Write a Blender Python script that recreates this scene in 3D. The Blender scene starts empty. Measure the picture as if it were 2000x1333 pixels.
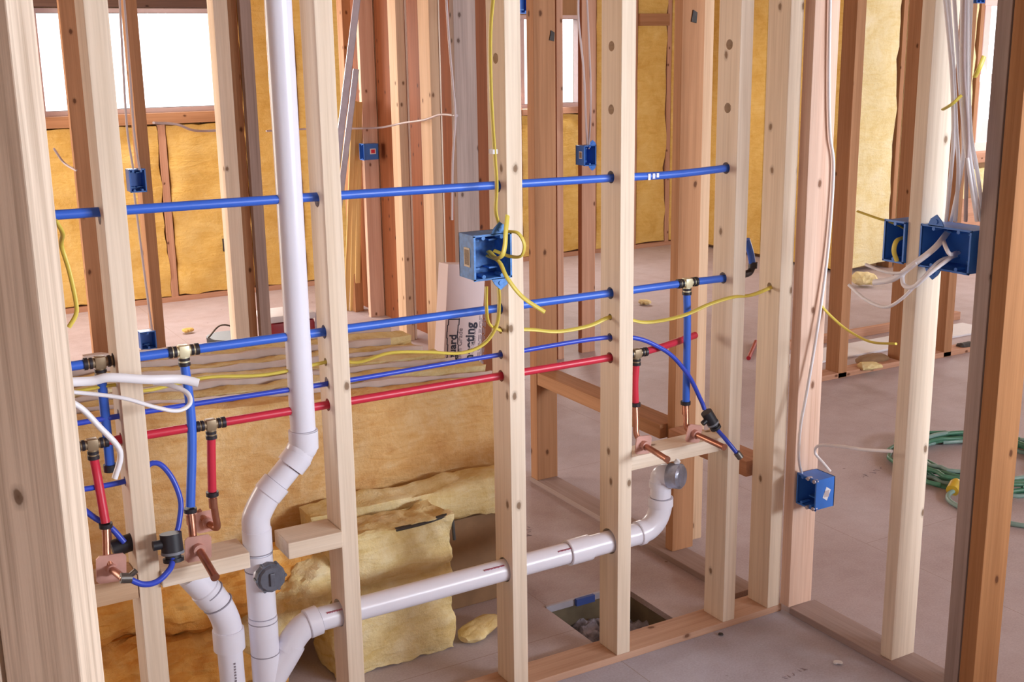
import bpy, bmesh, math, random
from mathutils import Vector, Matrix, noise
random.seed(7)
SC = bpy.context.scene
COL = SC.collection
# ------------------------------------------------------------------ camera
H = 1.72
RT = Vector((0.86501792, -0.50153818, -0.01426374)).normalized()
DN = Vector((-0.13107092, -0.1984379, -0.97130984)).normalized()
FW = Vector((0.48431851, 0.84206998, -0.23738941)).normalized()
cam_d = bpy.data.cameras.new('camera'); cam = bpy.data.objects.new('camera', cam_d); COL.objects.link(cam)
cam.matrix_world = Matrix(((RT.x, -DN.x, -FW.x, 0), (RT.y, -DN.y, -FW.y, 0), (RT.z, -DN.z, -FW.z, H), (0, 0, 0, 1)))
F = 2330.0
cam_d.sensor_width = 36; cam_d.lens = F / 2000 * 36; cam_d.clip_start = .05; cam_d.clip_end = 60
SC.camera = cam
# ------------------------------------------------------------------ world, lights, exposure
SC.view_settings.view_transform = 'Standard'; SC.view_settings.look = 'None'
SC.view_settings.gamma = 1; SC.view_settings.use_curve_mapping = False
SC.view_settings.exposure = 0.16
wd = bpy.data.worlds.new('world'); SC.world = wd; wd.use_nodes = True
wd.node_tree.nodes['Background'].inputs[0].default_value = (.93, .95, 1, 1)
wd.node_tree.nodes['Background'].inputs[1].default_value = 3.0

def area(name, loc, target, sx, sy, power, col):
    d = bpy.data.lights.new(name, 'AREA'); d.shape = 'RECTANGLE'; d.size = sx; d.size_y = sy
    d.energy = power; d.color = col
    o = bpy.data.objects.new(name, d); COL.objects.link(o); o.location = loc
    o.rotation_euler = (Vector(target) - Vector(loc)).to_track_quat('-Z', 'Y').to_euler()
    return o
# daylight through the openings of the building
area('window_light_rear', (4.4, -2.95, 1.85), (1.6, 2.6, 1.2), 3.2, 1.1, 440, (.82, .905, 1))
area('window_light_rear_left', (-1.7, -1.0, 1.6), (1.0, 2.6, 1.1), 1.6, 1.5, 5, (.9, .94, 1))
area('window_light_far', (1.97, 8.35, 1.66), (2.0, 4.0, .2), 1.15, .6, 45, (1, .95, .9))
area('window_light_far_middle', (5.3, 8.35, 1.6), (4.6, 4.5, .2), .6, .65, 30, (1, .95, .9))
area('patio_door_light', (-1.85, 6.7, 1.2), (1.0, 6.8, .0), 2.4, 2.0, 130, (1, .90, .76))
area('window_light_right', (9.85, 4.4, 1.5), (4.5, 4.2, .5), 2.6, 1.7, 85, (1, .95, .92))
area('window_light_right_far', (8.7, 6.45, 1.5), (6.5, 3.5, .2),   .8, 1.0, 12, (1, .95, .92))

# ------------------------------------------------------------------ measuring aids: a sight line meets a plane of the building
def sight(px, py):
    return RT * ((px - 1000) / F) + DN * ((py - 666.5) / F) + FW
def PY(px, py, Y):
    r = sight(px, py); t = Y / r.y; return Vector((r.x * t, Y, H + r.z * t))
def PX(px, py, X):
    r = sight(px, py); t = X / r.x; return Vector((X, r.y * t, H + r.z * t))
def PZ(px, py, Z=0.):
    r = sight(px, py); t = (Z - H) / r.z; return Vector((r.x * t, r.y * t, Z))

# ------------------------------------------------------------------ materials
def srgb(r, g, b):
    f = lambda c: (c / 255 / 12.92) if c / 255 <= .04045 else ((c / 255 + .055) / 1.055) ** 2.4
    return (f(r), f(g), f(b), 1)
class NT:
    def __init__(s, name):
        s.m = bpy.data.materials.new(name); s.m.use_nodes = True; s.t = s.m.node_tree
        s.b = s.t.nodes['Principled BSDF']
    def n(s, typ, **k):
        nd = s.t.nodes.new('ShaderNode' + typ)
        for a, v in k.items(): setattr(nd, a, v)
        return nd
    def l(s, a, b): s.t.links.new(a, b)
    def ramp(s, fac, stops, interp='LINEAR'):
        r = s.n('ValToRGB'); cr = r.color_ramp; cr.interpolation = interp
        while len(cr.elements) < len(stops): cr.elements.new(.5)
        for e, (p, c) in zip(cr.elements, stops): e.position = p; e.color = c
        s.l(fac, r.inputs[0]); return r.outputs[0]
    def coords(s, scale, rnd=True):
        tc = s.n('TexCoord'); mp = s.n('Mapping'); mp.inputs['Scale'].default_value = scale
        s.l(tc.outputs['Object'], mp.inputs['Vector'])
        if rnd:
            oi = s.n('ObjectInfo'); mu = s.n('Math', operation='MULTIPLY'); mu.inputs[1].default_value = 97.
            s.l(oi.outputs['Random'], mu.inputs[0]); cx = s.n('CombineXYZ')
            for i in range(3): s.l(mu.outputs[0], cx.inputs[i])
            s.l(cx.outputs[0], mp.inputs['Location'])
        return mp.outputs[0]
    def noise(s, vec, scale, detail=4, rough=.55, dist=0):
        nn = s.n('TexNoise'); nn.inputs['Scale'].default_value = scale; nn.inputs['Detail'].default_value = detail
        nn.inputs['Roughness'].default_value = rough; nn.inputs['Distortion'].default_value = dist
        s.l(vec, nn.inputs['Vector']); return nn.outputs['Fac']
    def mix(s, fac, a, b, mode='MIX'):
        m = s.n('MixRGB', blend_type=mode)
        for i, v in ((0, fac), (1, a), (2, b)):
            if hasattr(v, 'is_output') or not isinstance(v, (tuple, float, int)): s.l(v, m.inputs[i])
            else: m.inputs[i].default_value = v
        return m.outputs[0]
    def bump(s, h, strength=.3, dist=.01):
        b = s.n('Bump'); b.inputs['Strength'].default_value = strength; b.inputs['Distance'].default_value = dist
        s.l(h, b.inputs['Height']); s.l(b.outputs[0], s.b.inputs['Normal'])
def scl(c, k): return (min(1, c[0] * k), min(1, c[1] * k), min(1, c[2] * k), 1)
def wood(name, base, grain, axis='z', knots=True, rough=.72, contrast=1.0):
    s = NT(name)
    A = {'x': 0, 'y': 1, 'z': 2}[axis]
    def sc(a, l): v = [a, a, a]; v[A] = l; return tuple(v)
    fine = s.noise(s.coords(sc(150, 3)), 1, 3, .6)
    broad = s.noise(s.coords(sc(28, .9)), 1, 3, .5, .3)
    patch = s.noise(s.coords(sc(9, 1.6)), 1, 2)
    c = s.ramp(broad, [(.33, grain), (.62, base)])
    c = s.mix(.35 * contrast, c, s.ramp(fine, [(.3, scl(grain, .8)), (.6, scl(base, 1.08))]))
    c = s.mix(.25, c, s.ramp(patch, [(.3, scl(base, .78)), (.7, scl(base, 1.12))]))
    oi = s.n('ObjectInfo')
    c = s.mix(1.0, c, s.ramp(oi.outputs['Random'], [(0, (.93, .90, .87, 1)), (1, (1, 1, 1, 1))]), 'MULTIPLY')
    if knots:
        sp = s.n('SeparateXYZ'); s.l(s.coords((1, 1, 1)), sp.inputs[0]); o_ = [0, 1, 2]; o_.remove(A)
        su = s.n('Math', operation='ADD'); s.l(sp.outputs[o_[0]], su.inputs[0]); s.l(sp.outputs[o_[1]], su.inputs[1])
        cb = s.n('CombineXYZ'); s.l(su.outputs[0], cb.inputs[0]); s.l(sp.outputs[A], cb.inputs[1])
        m2 = s.n('Mapping'); m2.inputs['Scale'].default_value = (10.5, 6.5, 1); s.l(cb.outputs[0], m2.inputs['Vector'])
        nz = s.n('TexNoise'); nz.inputs['Scale'].default_value = 9; s.l(m2.outputs[0], nz.inputs['Vector'])
        v = s.n('TexVoronoi', voronoi_dimensions='2D'); v.inputs['Scale'].default_value = 1
        s.l(m2.outputs[0], v.inputs['Vector'])
        dd = s.n('Math', operation='MULTIPLY_ADD'); s.l(nz.outputs['Fac'], dd.inputs[0]); dd.inputs[1].default_value = .06; s.l(v.outputs['Distance'], dd.inputs[2])
        k = s.ramp(dd.outputs[0], [(.0, (1, 1, 1, 1)), (.085, (.85, .85, .85, 1)), (.10, (.35, .35, .35, 1)), (.15, (0, 0, 0, 1))])
        sep = s.n('SeparateColor'); s.l(v.outputs['Color'], sep.inputs[0])
        gt = s.n('Math', operation='GREATER_THAN'); gt.inputs[1].default_value = .72; s.l(sep.outputs[0], gt.inputs[0])
        mk = s.n('Math', operation='MULTIPLY'); s.l(k, mk.inputs[0]); s.l(gt.outputs[0], mk.inputs[1])
        c = s.mix(mk.outputs[0], c, scl((grain[0] * .9, grain[1] * .66, grain[2] * .5, 1), .34))
    s.l(c, s.b.inputs['Base Color']); s.b.inputs['Roughness'].default_value = rough
    s.b.inputs['Specular IOR Level'].default_value = .25
    s.bump(fine, .12, .003)
    return s.m
def plain(name, col, rough=.5, metal=0., var=.12, scale=20., bump=0., spec=.5, trans=0.):
    s = NT(name); v = s.coords((1, 1, 1))
    nz = s.noise(v, scale, 4)
    s.l(s.ramp(nz, [(.3, scl(col, 1 - var)), (.7, scl(col, 1 + var * .6))]), s.b.inputs['Base Color'])
    s.b.inputs['Roughness'].default_value = rough; s.b.inputs['Metallic'].default_value = metal
    s.b.inputs['Specular IOR Level'].default_value = spec
    if trans: s.b.inputs['Transmission Weight'].default_value = trans
    if bump: s.bump(nz, bump, .004)
    return s.m
def insul(name, a, b, c, sc=1.):
    s = NT(name)
    v = s.coords((1, 1, 1)); st = s.coords((3, 3, 14))
    big = s.noise(v, 8 * sc, 7, .72, .6); fine = s.noise(v, 70 * sc, 5, .7); lay = s.noise(st, 3 * sc, 4, .6, 1.2)
    col = s.ramp(big, [(.3, b), (.5, a), (.72, c)])
    col = s.mix(.22, col, s.ramp(lay, [(.35, b), (.6, c)]))
    s.l(col, s.b.inputs['Base Color']); s.b.inputs['Roughness'].default_value = .95
    s.b.inputs['Specular IOR Level'].default_value = .05
    ad = s.n('Math', operation='ADD'); s.l(lay, ad.inputs[0]); s.l(fine, ad.inputs[1])
    s.bump(ad.outputs[0], .55, .012)
    return s.m
M = {}
for ax in 'xyz':
    M['pine' + ax] = wood('pale_pine_' + ax, srgb(238, 222, 204), srgb(216, 194, 170), ax)
    M['tan' + ax] = wood('tan_pine_' + ax, srgb(212, 180, 150), srgb(184, 148, 116), ax)
    M['fir' + ax] = wood('brown_fir_' + ax, srgb(182, 134, 98), srgb(150, 104, 70), ax)
    M['red' + ax] = wood('reddish_fir_' + ax, srgb(200, 154, 128), srgb(170, 120, 92), ax)
M['postz'] = wood('grained_post', srgb(226, 208, 190), srgb(182, 158, 136), 'z', contrast=2.2)
M['oranz'] = wood('orange_brown_fir', srgb(176, 126, 84), srgb(150, 102, 64), 'z')
M['platex'] = wood('sill_plate_wood', srgb(206, 170, 148), srgb(182, 142, 120), 'x')
M['pinkz'] = wood('pink_pine', srgb(232, 202, 184), srgb(204, 158, 134), 'z')
M['plate'] = wood('dusty_plate_wood', srgb(172, 152, 148), srgb(152, 130, 124), 'y', knots=False)
M['grey'] = wood('weathered_grey_wood', srgb(176, 156, 148), srgb(136, 118, 112), 'z')
M['greytan'] = wood('grey_brown_wood', srgb(196, 168, 138), srgb(158, 130, 106), 'z')
M['lath'] = wood('yellow_lit_lath', srgb(236, 206, 146), srgb(214, 176, 108), 'z', knots=False)  # yellow light falling on the lath is put into its colour
M['panel'] = wood('red_brown_plywood', srgb(142, 84, 52), srgb(112, 60, 34), 'z')
M['insA'] = insul('warm_shade_fibreglass', srgb(228, 184, 122), srgb(204, 146, 84), srgb(240, 214, 168))  # yellow wool with the warm shade put into its colour
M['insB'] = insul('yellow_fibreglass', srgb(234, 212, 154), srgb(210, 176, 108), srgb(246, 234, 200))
M['insO'] = insul('bounce_lit_fibreglass', srgb(234, 172, 88), srgb(216, 142, 60), srgb(240, 200, 130))  # light bounced between the yellow batts is put into this orange
M['insW'] = insul('golden_wall_fibreglass', srgb(224, 184, 104), srgb(206, 160, 78), srgb(234, 202, 130), .7)
M['insP'] = insul('pale_wall_fibreglass', srgb(236, 220, 168), srgb(222, 198, 132), srgb(244, 234, 200), .7)
M['kraft'] = plain('kraft_paper_facing', srgb(212, 192, 184), .8, var=.15, scale=9, bump=.2)
M['kraftbrown'] = plain('brown_kraft_paper', srgb(150, 118, 88), .8, var=.25, scale=9, bump=.2)
M['tar'] = plain('black_asphalt_coating', srgb(66, 62, 60), .8, var=.35, scale=30)
M['bluepex'] = plain('blue_pex', srgb(54, 102, 208), .38, var=.08, scale=8)
M['bluethin'] = plain('deep_blue_pex', srgb(52, 76, 196), .35, var=.08, scale=8)
M['redpex'] = plain('red_pex', srgb(200, 42, 66), .38, var=.08, scale=8)
M['yellow'] = plain('yellow_cable_jacket', srgb(216, 196, 86), .45, var=.08, scale=8)
M['white'] = plain('white_cable_jacket', srgb(236, 234, 240), .4, var=.05, scale=8)
M['greycab'] = plain('grey_cable_jacket', srgb(188, 172, 174), .5, var=.08, scale=8)
M['pvc'] = plain('white_pvc', srgb(228, 226, 238), .28, var=.03, scale=6)
M['print'] = plain('faded_red_pipe_print', srgb(178, 96, 116), .6)
M['printgrey'] = plain('grey_pipe_print', srgb(130, 120, 130), .6)
M['cement'] = plain('pipe_cement_ring', srgb(150, 146, 160), .5)
M['cap'] = plain('grey_rubber_cap', srgb(98, 100, 112), .42, var=.2, scale=40, bump=.4)
M['foil'] = plain('silver_tape', srgb(170, 176, 196), .28, .75, var=.3, scale=30, bump=.9)
M['copper'] = plain('copper', srgb(178, 122, 100), .34, .85, var=.2, scale=25)
M['copperpink'] = plain('pink_copper_plate', srgb(204, 156, 144), .5, .3, var=.15, scale=25)
M['brass'] = plain('dull_brass', srgb(150, 130, 104), .45, .5, var=.15)
M['brasslit'] = plain('lit_brass', srgb(222, 212, 178), .4, .3)  # lit copy of the brass, brightness put into the colour
M['crimp'] = plain('black_crimp_ring', srgb(52, 48, 54), .45, .4, var=.2)
M['black'] = plain('black_plastic', srgb(34, 34, 42), .5, var=.3, scale=30)
M['gasket'] = plain('grey_collar', srgb(120, 124, 134), .5)
M['bluebox'] = plain('blue_box_plastic', srgb(56, 116, 205), .42, var=.1, scale=14)
M['navybox'] = plain('worn_blue_plastic', srgb(72, 132, 205), .5, var=.35, scale=60, bump=.3)
M['sticker'] = plain('cream_label', srgb(214, 200, 176), .6, var=.05)
M['stickergrey'] = plain('label_print', srgb(150, 130, 108), .7, var=.4, scale=300)
M['stickerwhite'] = plain('white_label', srgb(224, 222, 226), .6, var=.03)
M['metal'] = plain('galvanised_metal', srgb(190, 184, 196), .45, .6, var=.12)
M['nail'] = plain('steel_nail', srgb(120, 116, 112), .4, .8)
M['carton'] = plain('white_carton', srgb(216, 198, 200), .6, var=.04, scale=4)
M['ink'] = plain('navy_ink', srgb(50, 48, 66), .7)
M['inkgrey'] = plain('grey_ink', srgb(140, 124, 132), .7)
M['red'] = plain('red_paint', srgb(150, 24, 36), .4, var=.1)
M['green'] = plain('green_hose_rubber', srgb(70, 122, 98), .4, var=.15)
M['palegreen'] = plain('pale_green_hose', srgb(128, 156, 150), .4, var=.15)
M['plug'] = plain('yellow_plug', srgb(206, 172, 52), .4, var=.1)
M['gravel'] = plain('grey_gravel', srgb(158, 158, 176), .8, var=.7, scale=24, bump=1)
M['dirt'] = plain('dark_soil', srgb(80, 72, 64), .9, var=.4, scale=14, bump=.8)
M['holeside'] = plain('dusty_hole_side', srgb(120, 108, 88), .9, var=.3, scale=12)
M['bluefoam'] = plain('blue_shim', srgb(58, 84, 160), .6)
M['strip'] = plain('pale_grey_strip', srgb(178, 176, 190), .6)
M['frame'] = wood('window_frame_wood', srgb(196, 146, 116), srgb(172, 116, 86), 'x', knots=False)
M['frame_v'] = plain('pale_vinyl_frame', srgb(226, 200, 196), .5, var=.05)
M['dark'] = wood('dark_header_wood', srgb(116, 92, 82), srgb(84, 62, 54), 'x')
M['ceiling'] = wood('ceiling_plywood', srgb(206, 172, 138), srgb(180, 142, 106), 'x')
M['sheath'] = wood('wall_sheathing', srgb(190, 150, 112), srgb(164, 122, 86), 'z')
def glass():
    s = NT('window_glass'); s.t.nodes.remove(s.b); out = s.t.nodes['Material Output']
    tr = s.n('BsdfTransparent'); gl = s.n('BsdfGlossy'); gl.inputs['Roughness'].default_value = .02
    mx = s.n('MixShader'); mx.inputs[0].default_value = .06
    s.l(tr.outputs[0], mx.inputs[1]); s.l(gl.outputs[0], mx.inputs[2]); s.l(mx.outputs[0], out.inputs[0]); return s.m
M['glass'] = glass()
def floor_mat(k=(1, 1, 1), nm='subfloor_board'):
    srgb = lambda r, g, b: globals()['srgb'](r * k[0], g * k[1], b * k[2])
    s = NT(nm); v = s.coords((1, 1, 1), False)
    a = s.noise(v, 1.1, 3, .6, .4); b = s.noise(v, 9, 5, .65); c = s.noise(v, 160, 3, .7)
    col = s.ramp(a, [(.3, srgb(166, 148, 150)), (.5, srgb(182, 166, 170)), (.72, srgb(190, 180, 188))])
    col = s.mix(.25, col, s.ramp(b, [(.35, srgb(150, 130, 130)), (.65, srgb(194, 184, 190))]))
    col = s.mix(.12, col, s.ramp(c, [(.4, srgb(150, 124, 116)), (.6, srgb(224, 208, 204))]))
    # scuffs: sparse dark flecks
    v2 = s.n('TexVoronoi'); v2.inputs['Scale'].default_value = 5.5; s.l(v, v2.inputs['Vector'])
    fl = s.ramp(v2.outputs['Distance'], [(0, (1, 1, 1, 1)), (.028, (.6, .6, .6, 1)), (.045, (0, 0, 0, 1))])
    col = s.mix(fl, col, srgb(112, 88, 84))
    # board seams every 1.22 m x 2.44 m
    br = s.n('TexBrick'); br.offset = .5
    br.inputs['Scale'].default_value = 1; br.inputs['Mortar Size'].default_value = .0015; br.inputs['Mortar Smooth'].default_value = .3
    br.inputs['Brick Width'].default_value = 2.44; br.inputs['Row Height'].default_value = 1.22
    mp = s.n('Mapping'); mp.inputs['Location'].default_value = (.35, .62, 0); mp.inputs['Rotation'].default_value = (0, 0, math.pi / 2)
    s.l(v, mp.inputs['Vector']); s.l(mp.outputs[0], br.inputs['Vector'])
    col = s.mix(br.outputs['Fac'], col, srgb(160, 140, 134))
    s.l(col, s.b.inputs['Base Color']); s.b.inputs['Roughness'].default_value = .62
    s.b.inputs['Specular IOR Level'].default_value = .3
    s.bump(b, .08, .01); return s.m
M['floor'] = floor_mat()
M['floor_front'] = floor_mat((.99, 1.06, 1.12), 'cool_grey_floor')  # subfloor colours shifted cooler and greyer for the front room

# ------------------------------------------------------------------ mesh helpers
class MB:
    def __init__(s): s.bm = bmesh.new()
    def box(s, a, b, bev=0., mtx=None):
        a = Vector(a); b = Vector(b); t = bmesh.new()
        bmesh.ops.create_cube(t, size=1)
        for v in t.verts: v.co = Vector(((a[i] + b[i]) / 2 + v.co[i] * (b[i] - a[i]) for i in range(3)))
        if bev: bmesh.ops.bevel(t, geom=list(t.edges), offset=bev, segments=2, affect='EDGES', profile=.6)
        s.add(t, mtx); return s
    def add(s, t, mtx=None):
        if mtx is not None: t.transform(mtx)
        me = bpy.data.meshes.new('t'); t.to_mesh(me); t.free(); s.bm.from_mesh(me); bpy.data.meshes.remove(me)
    def cyl(s, p, q, r, r2=None, seg=28, caps=True):
        p = Vector(p); q = Vector(q); d = q - p; t = bmesh.new()
        bmesh.ops.create_cone(t, cap_ends=caps, segments=seg, radius1=r, radius2=r if r2 is None else r2, depth=d.length)
        s.add(t, Matrix.Translation((p + q) / 2) @ d.to_track_quat('Z', 'Y').to_matrix().to_4x4()); return s
    def tube(s, pts, r, seg=14, sub=8, flat=1., smooth=True, inner=None):
        P = spline(pts, sub) if smooth and len(pts) > 2 else [Vector(p) for p in pts]
        T = [(P[min(i + 1, len(P) - 1)] - P[max(i - 1, 0)]).normalized() for i in range(len(P))]
        up = Vector((0, 0, 1)) if abs(T[0].z) < .9 else Vector((1, 0, 0))
        n = (up - T[0] * up.dot(T[0])).normalized(); rings = []
        for i, p in enumerate(P):
            if i: n = (n - T[i] * n.dot(T[i])).normalized()
            b = T[i].cross(n); ri = r[i * (len(r) - 1) // max(1, len(P) - 1)] if isinstance(r, (list, tuple)) else r
            rings.append([s.bm.verts.new(p + n * math.cos(2 * math.pi * k / seg) * ri * flat + b * math.sin(2 * math.pi * k / seg) * ri) for k in range(seg)])
        for a, b in zip(rings, rings[1:]):
            for k in range(seg): s.bm.faces.new((a[k], a[(k + 1) % seg], b[(k + 1) % seg], b[k]))
        s.bm.faces.new(rings[0][::-1]); s.bm.faces.new(rings[-1]); return s
    def prism(s, poly, thick, mtx):   # polygon in local xz plane, thickness along local y
        t = bmesh.new(); vs = [t.verts.new((x, 0, z)) for x, z in poly]; f = t.faces.new(vs)
        r = bmesh.ops.extrude_face_region(t, geom=[f]); bmesh.ops.translate(t, vec=(0, thick, 0), verts=[v for v in r['geom'] if isinstance(v, bmesh.types.BMVert)])
        s.add(t, mtx); return s
    def build(s, name, mat, parent=None, smooth=False, origin=None, label=None):
        me = bpy.data.meshes.new(name); bmesh.ops.recalc_face_normals(s.bm, faces=s.bm.faces)
        if origin is not None: s.bm.transform(Matrix.Translation(-Vector(origin)))
        s.bm.to_mesh(me); s.bm.free(); me.materials.append(mat)
        if smooth:
            for p in me.polygons: p.use_smooth = True
            try: me.set_sharp_from_angle(angle=math.radians(38))
            except Exception: pass
        o = bpy.data.objects.new(name, me); COL.objects.link(o)
        if parent is not None:
            o.parent = parent
            pw = Vector(parent['_o']) if '_o' in parent else Vector((0, 0, 0))
            if origin is not None: o.location = Vector(origin) - pw
            else: me.transform(Matrix.Translation(-pw)); origin = pw
        elif origin is not None: o.location = origin
        o['_o'] = tuple(origin) if origin is not None else (0, 0, 0)
        if label: o['label'] = label
        return o
def spline(pts, sub):
    P = [Vector(p) for p in pts]; Q = [P[0] * 2 - P[1]] + P + [P[-1] * 2 - P[-2]]; out = []
    for i in range(1, len(Q) - 2):
        a, b, c, d = Q[i - 1:i + 3]
        for k in range(sub):
            t = k / sub
            out.append(.5 * ((2 * b) + (c - a) * t + (2 * a - 5 * b + 4 * c - d) * t * t + (3 * b - a - 3 * c + d) * t ** 3))
    out.append(P[-1]); return out
def tag(o, label, cat, group=None, kind=None):
    o['label'] = label; o['category'] = cat
    if group: o['group'] = group
    if kind: o['kind'] = kind
    return o
def empty(name, loc, label, cat, group=None):
    o = bpy.data.objects.new(name, None); COL.objects.link(o); o.location = loc; o.empty_display_size = .05
    o['_o'] = tuple(loc); return tag(o, label, cat, group)
def struct(o): o['kind'] = 'structure'; return o
def baked(o):
    dg = bpy.context.evaluated_depsgraph_get(); me = bpy.data.meshes.new_from_object(o.evaluated_get(dg))
    o.modifiers.clear(); o.data = me; return o
def drill(o, holes):      # holes: list of (p, q, r) in world space
    if not holes: return o
    mb = MB()
    for p, q, r in holes: mb.cyl(p, q, r, seg=20)
    c = mb.build('cutter', M['dark'])
    md = o.modifiers.new('b', 'BOOLEAN'); md.object = c; md.solver = 'EXACT'; bpy.context.view_layer.update()
    baked(o); bpy.data.objects.remove(c, do_unlink=True); return o

# ------------------------------------------------------------------ the shell of the building
CZ = 2.46
X0, X1, Y0_, Y1_ = -2.0, 10.0, -3.1, 8.62
# floor with the cut-out behind the near wall
YA_F = 2.56
hx0, hx1, hy0, hy1 = 1.812, 2.11, 2.66, 2.968
mb = MB()
struct(MB().box((X0, Y0_, -.02), (2.437, YA_F, 0)).build('floor', M['floor_front']))
for a, b in (((X0, YA_F), (X1, hy0)), ((2.437, Y0_), (X1, YA_F)), ((X0, hy1), (X1, 8.8)), ((X0, hy0), (hx0, hy1)), ((hx1, hy0), (X1, hy1))):
    mb.box((a[0], a[1], -.02), (b[0], b[1], 0))
struct(mb.build('floor', M['floor']))
struct(MB().box((X0, Y0_, CZ), (X1, 8.8, CZ + .1)).build('ceiling', M['ceiling']))
def wall_y(name, y0, y1, x0, x1, openings, mat):      # wall along X with (xa, xb, za, zb) openings
    mb = MB(); xs = x0
    for (a, b, za, zb) in sorted(openings):
        mb.box((xs, y0, 0), (a, y1, CZ)); mb.box((a, y0, 0), (b, y1, za)); mb.box((a, y0, zb), (b, y1, CZ)); xs = b
    mb.box((xs, y0, 0), (x1, y1, CZ)); return struct(mb.build(name, mat))
def wall_x(name, x0, x1, y0, y1, openings, mat):
    mb = MB(); ys = y0
    for (a, b, za, zb) in sorted(openings):
        mb.box((x0, ys, 0), (x1, a, CZ)); mb.box((x0, a, 0), (x1, b, za)); mb.box((x0, a, zb), (x1, b, CZ)); ys = b
    mb.box((x0, ys, 0), (x1, y1, CZ)); return struct(mb.build(name, mat))
wall_y('wall_far', 8.6, 8.7, X0, 6.82, [(1.36, 2.60, 1.36, 2.0), (5.0, 5.64, 1.28, 1.96)], M['sheath'])
wall_x('wall_jog', 6.78, 6.88, 6.7, 8.6, [], M['sheath'])
wall_y('wall_far_right', 6.7, 6.8, 6.78, X1, [(8.2, 9.3, .88, 2.05)], M['sheath'])
struct(MB().box((.9, -.95, 0), (6.5, -.83, 1.2), .005).build('wall_shade_added', M['sheath']))  # low wall added out of view to shade the foot of the near wall
wall_x('wall_left', X0 - .1, X0, Y0_, 8.7, [(5.4, 8.0, .05, 2.15), (-1.9, -.1, .8, 2.2)], M['sheath'])
wall_x('wall_right', X1, X1 + .1, Y0_, 6.8, [(3.1, 5.7, .6, 2.3)], M['sheath'])
wall_y('wall_rear', Y0_ - .1, Y0_, X0, X1, [(2.8, 6.4, .9, 2.4)], M['sheath'])
# ground outside
struct(MB().box((-30, -30, -1.3), (40, 40, -1.2)).build('ground', M['dirt']))

def window(name, axis, y, a, b, za, zb, fr, fw=.05, mull=(), rail=(), mat=None):
    mt = mat or M['frame']; mb = MB()
    mb.box((a, y, za), (a + fw, y + .09, zb)).box((b - fw, y, za), (b, y + .09, zb))
    mb.box((a + fw, y, za), (b - fw, y + .09, za + fw)).box((a + fw, y, zb - fw), (b - fw, y + .09, zb))
    for m_ in mull: mb.box((m_ - fw / 2, y + .02, za + fw), (m_ + fw / 2, y + .07, zb - fw))
    for m_ in rail: mb.box((a + fw, y + .01, m_ - .03), (b - fw, y + .08, m_ + .03))
    o = struct(mb.build(name, mt))
    g = MB().box((a + fw, y + .05, za + fw), (b - fw, y + .055, zb - fw)).build('window_pane', M['glass'], o)
    return o
window('window_1', 'y', 8.585, 1.34, 2.62, 1.33, 2.03, None, .03, mat=M['frame_v'])
window('window_2', 'y', 8.585, 4.98, 5.66, 1.25, 1.99, None, .03, mull=(5.09,), mat=M['frame_v'])
window('window_3', 'y', 6.68, 8.16, 9.34, .85, 2.08, None, .07, mull=(8.33,), rail=(1.44,), mat=M['frame_v'])
window('window_4', 'y', -3.19, 2.78, 6.42, .88, 2.42, None, .06, mull=(4.0, 5.2))

# ------------------------------------------------------------------ lumber
def stick(name, x0, x1, y0, y1, z0, z1, mat, label, cat='stud', group=None, holes=(), rot=0., bev=.002):
    cx, cy = (x0 + x1) / 2, (y0 + y1) / 2
    mb = MB().box((x0 - cx, y0 - cy, 0), (x1 - cx, y1 - cy, z1 - z0), bev)
    o = mb.build(name, mat); o.location = (cx, cy, z0); o.rotation_euler.z = rot
    o['_o'] = (cx, cy, z0)
    if holes:
        bpy.context.view_layer.update(); drill(o, holes)
    return tag(o, label, cat, group)
PZT = .022      # the plates stand this far proud of the poured floor
YA, YB = 2.557, 2.648
PIPE_TOP, PIPE_MID, PIPE_SM, PIPE_RED = 1.390, 1.078, .955, .898
YP = 2.602
def hole(x, z, r, y=YP): return ((x - .1, y, z), (x + .12, y, z), r)
def water_holes(x):
    return [hole(x, PIPE_TOP, .0155), hole(x, PIPE_MID, .0155), hole(x, PIPE_SM, .011), hole(x, PIPE_RED, .0145)]
# bottom plates
tag(MB().box((-.6, YA, 0), (2.43, YB + .012, PZT), .002).build('bottom_plate', M['platex'], origin=(.9, YA, 0)), 'reddish wooden floor plate running under the row of near studs and past the floor hole', 'floor plate')
tag(MB().box((2.435, -1.2, 0), (2.54, YA - .03, PZT), .002).build('bottom_plate', M['plate'], origin=(2.43, 0, 0)), 'dusty floor plate running from the corner towards the camera on the right', 'floor plate')
tag(MB().box((2.355, 2.69, 0), (2.45, 3.96, PZT), .002).build('bottom_plate', M['plate'], origin=(2.36, 2.7, 0)), 'floor plate running away behind the corner, below the low brown rail', 'floor plate')
GA = 'studs of the near plumbing wall'
PZV = .356
studA = [
    ('pine', .499, .547, 'pale stud behind the looped white cables, its foot beside the amber insulation', [hole(.52, .80, .011)]),
    ('pine', .984, 1.027, 'pale stud just right of the tall white vent pipe, one blocking end against it', [((.9, YP, .3525), (1.15, YP, .3565), .035)]),
    ('pine', 1.462, 1.507, 'pale stud that carries the open double blue box and the yellow cable', [((1.4, YP, .3545), (1.6, YP, .3555), .034)]),
    ('pine', 1.804, 1.849, 'pale stud standing in front of the floor hole, with two empty drilled holes up high', [((1.7, YP, .359), (1.95, YP, .3605), .037)]),
    ('pine', 2.194, 2.239, 'pale knotty stud at which the top blue pipe ends, three drilled holes in a row', [])]
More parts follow.
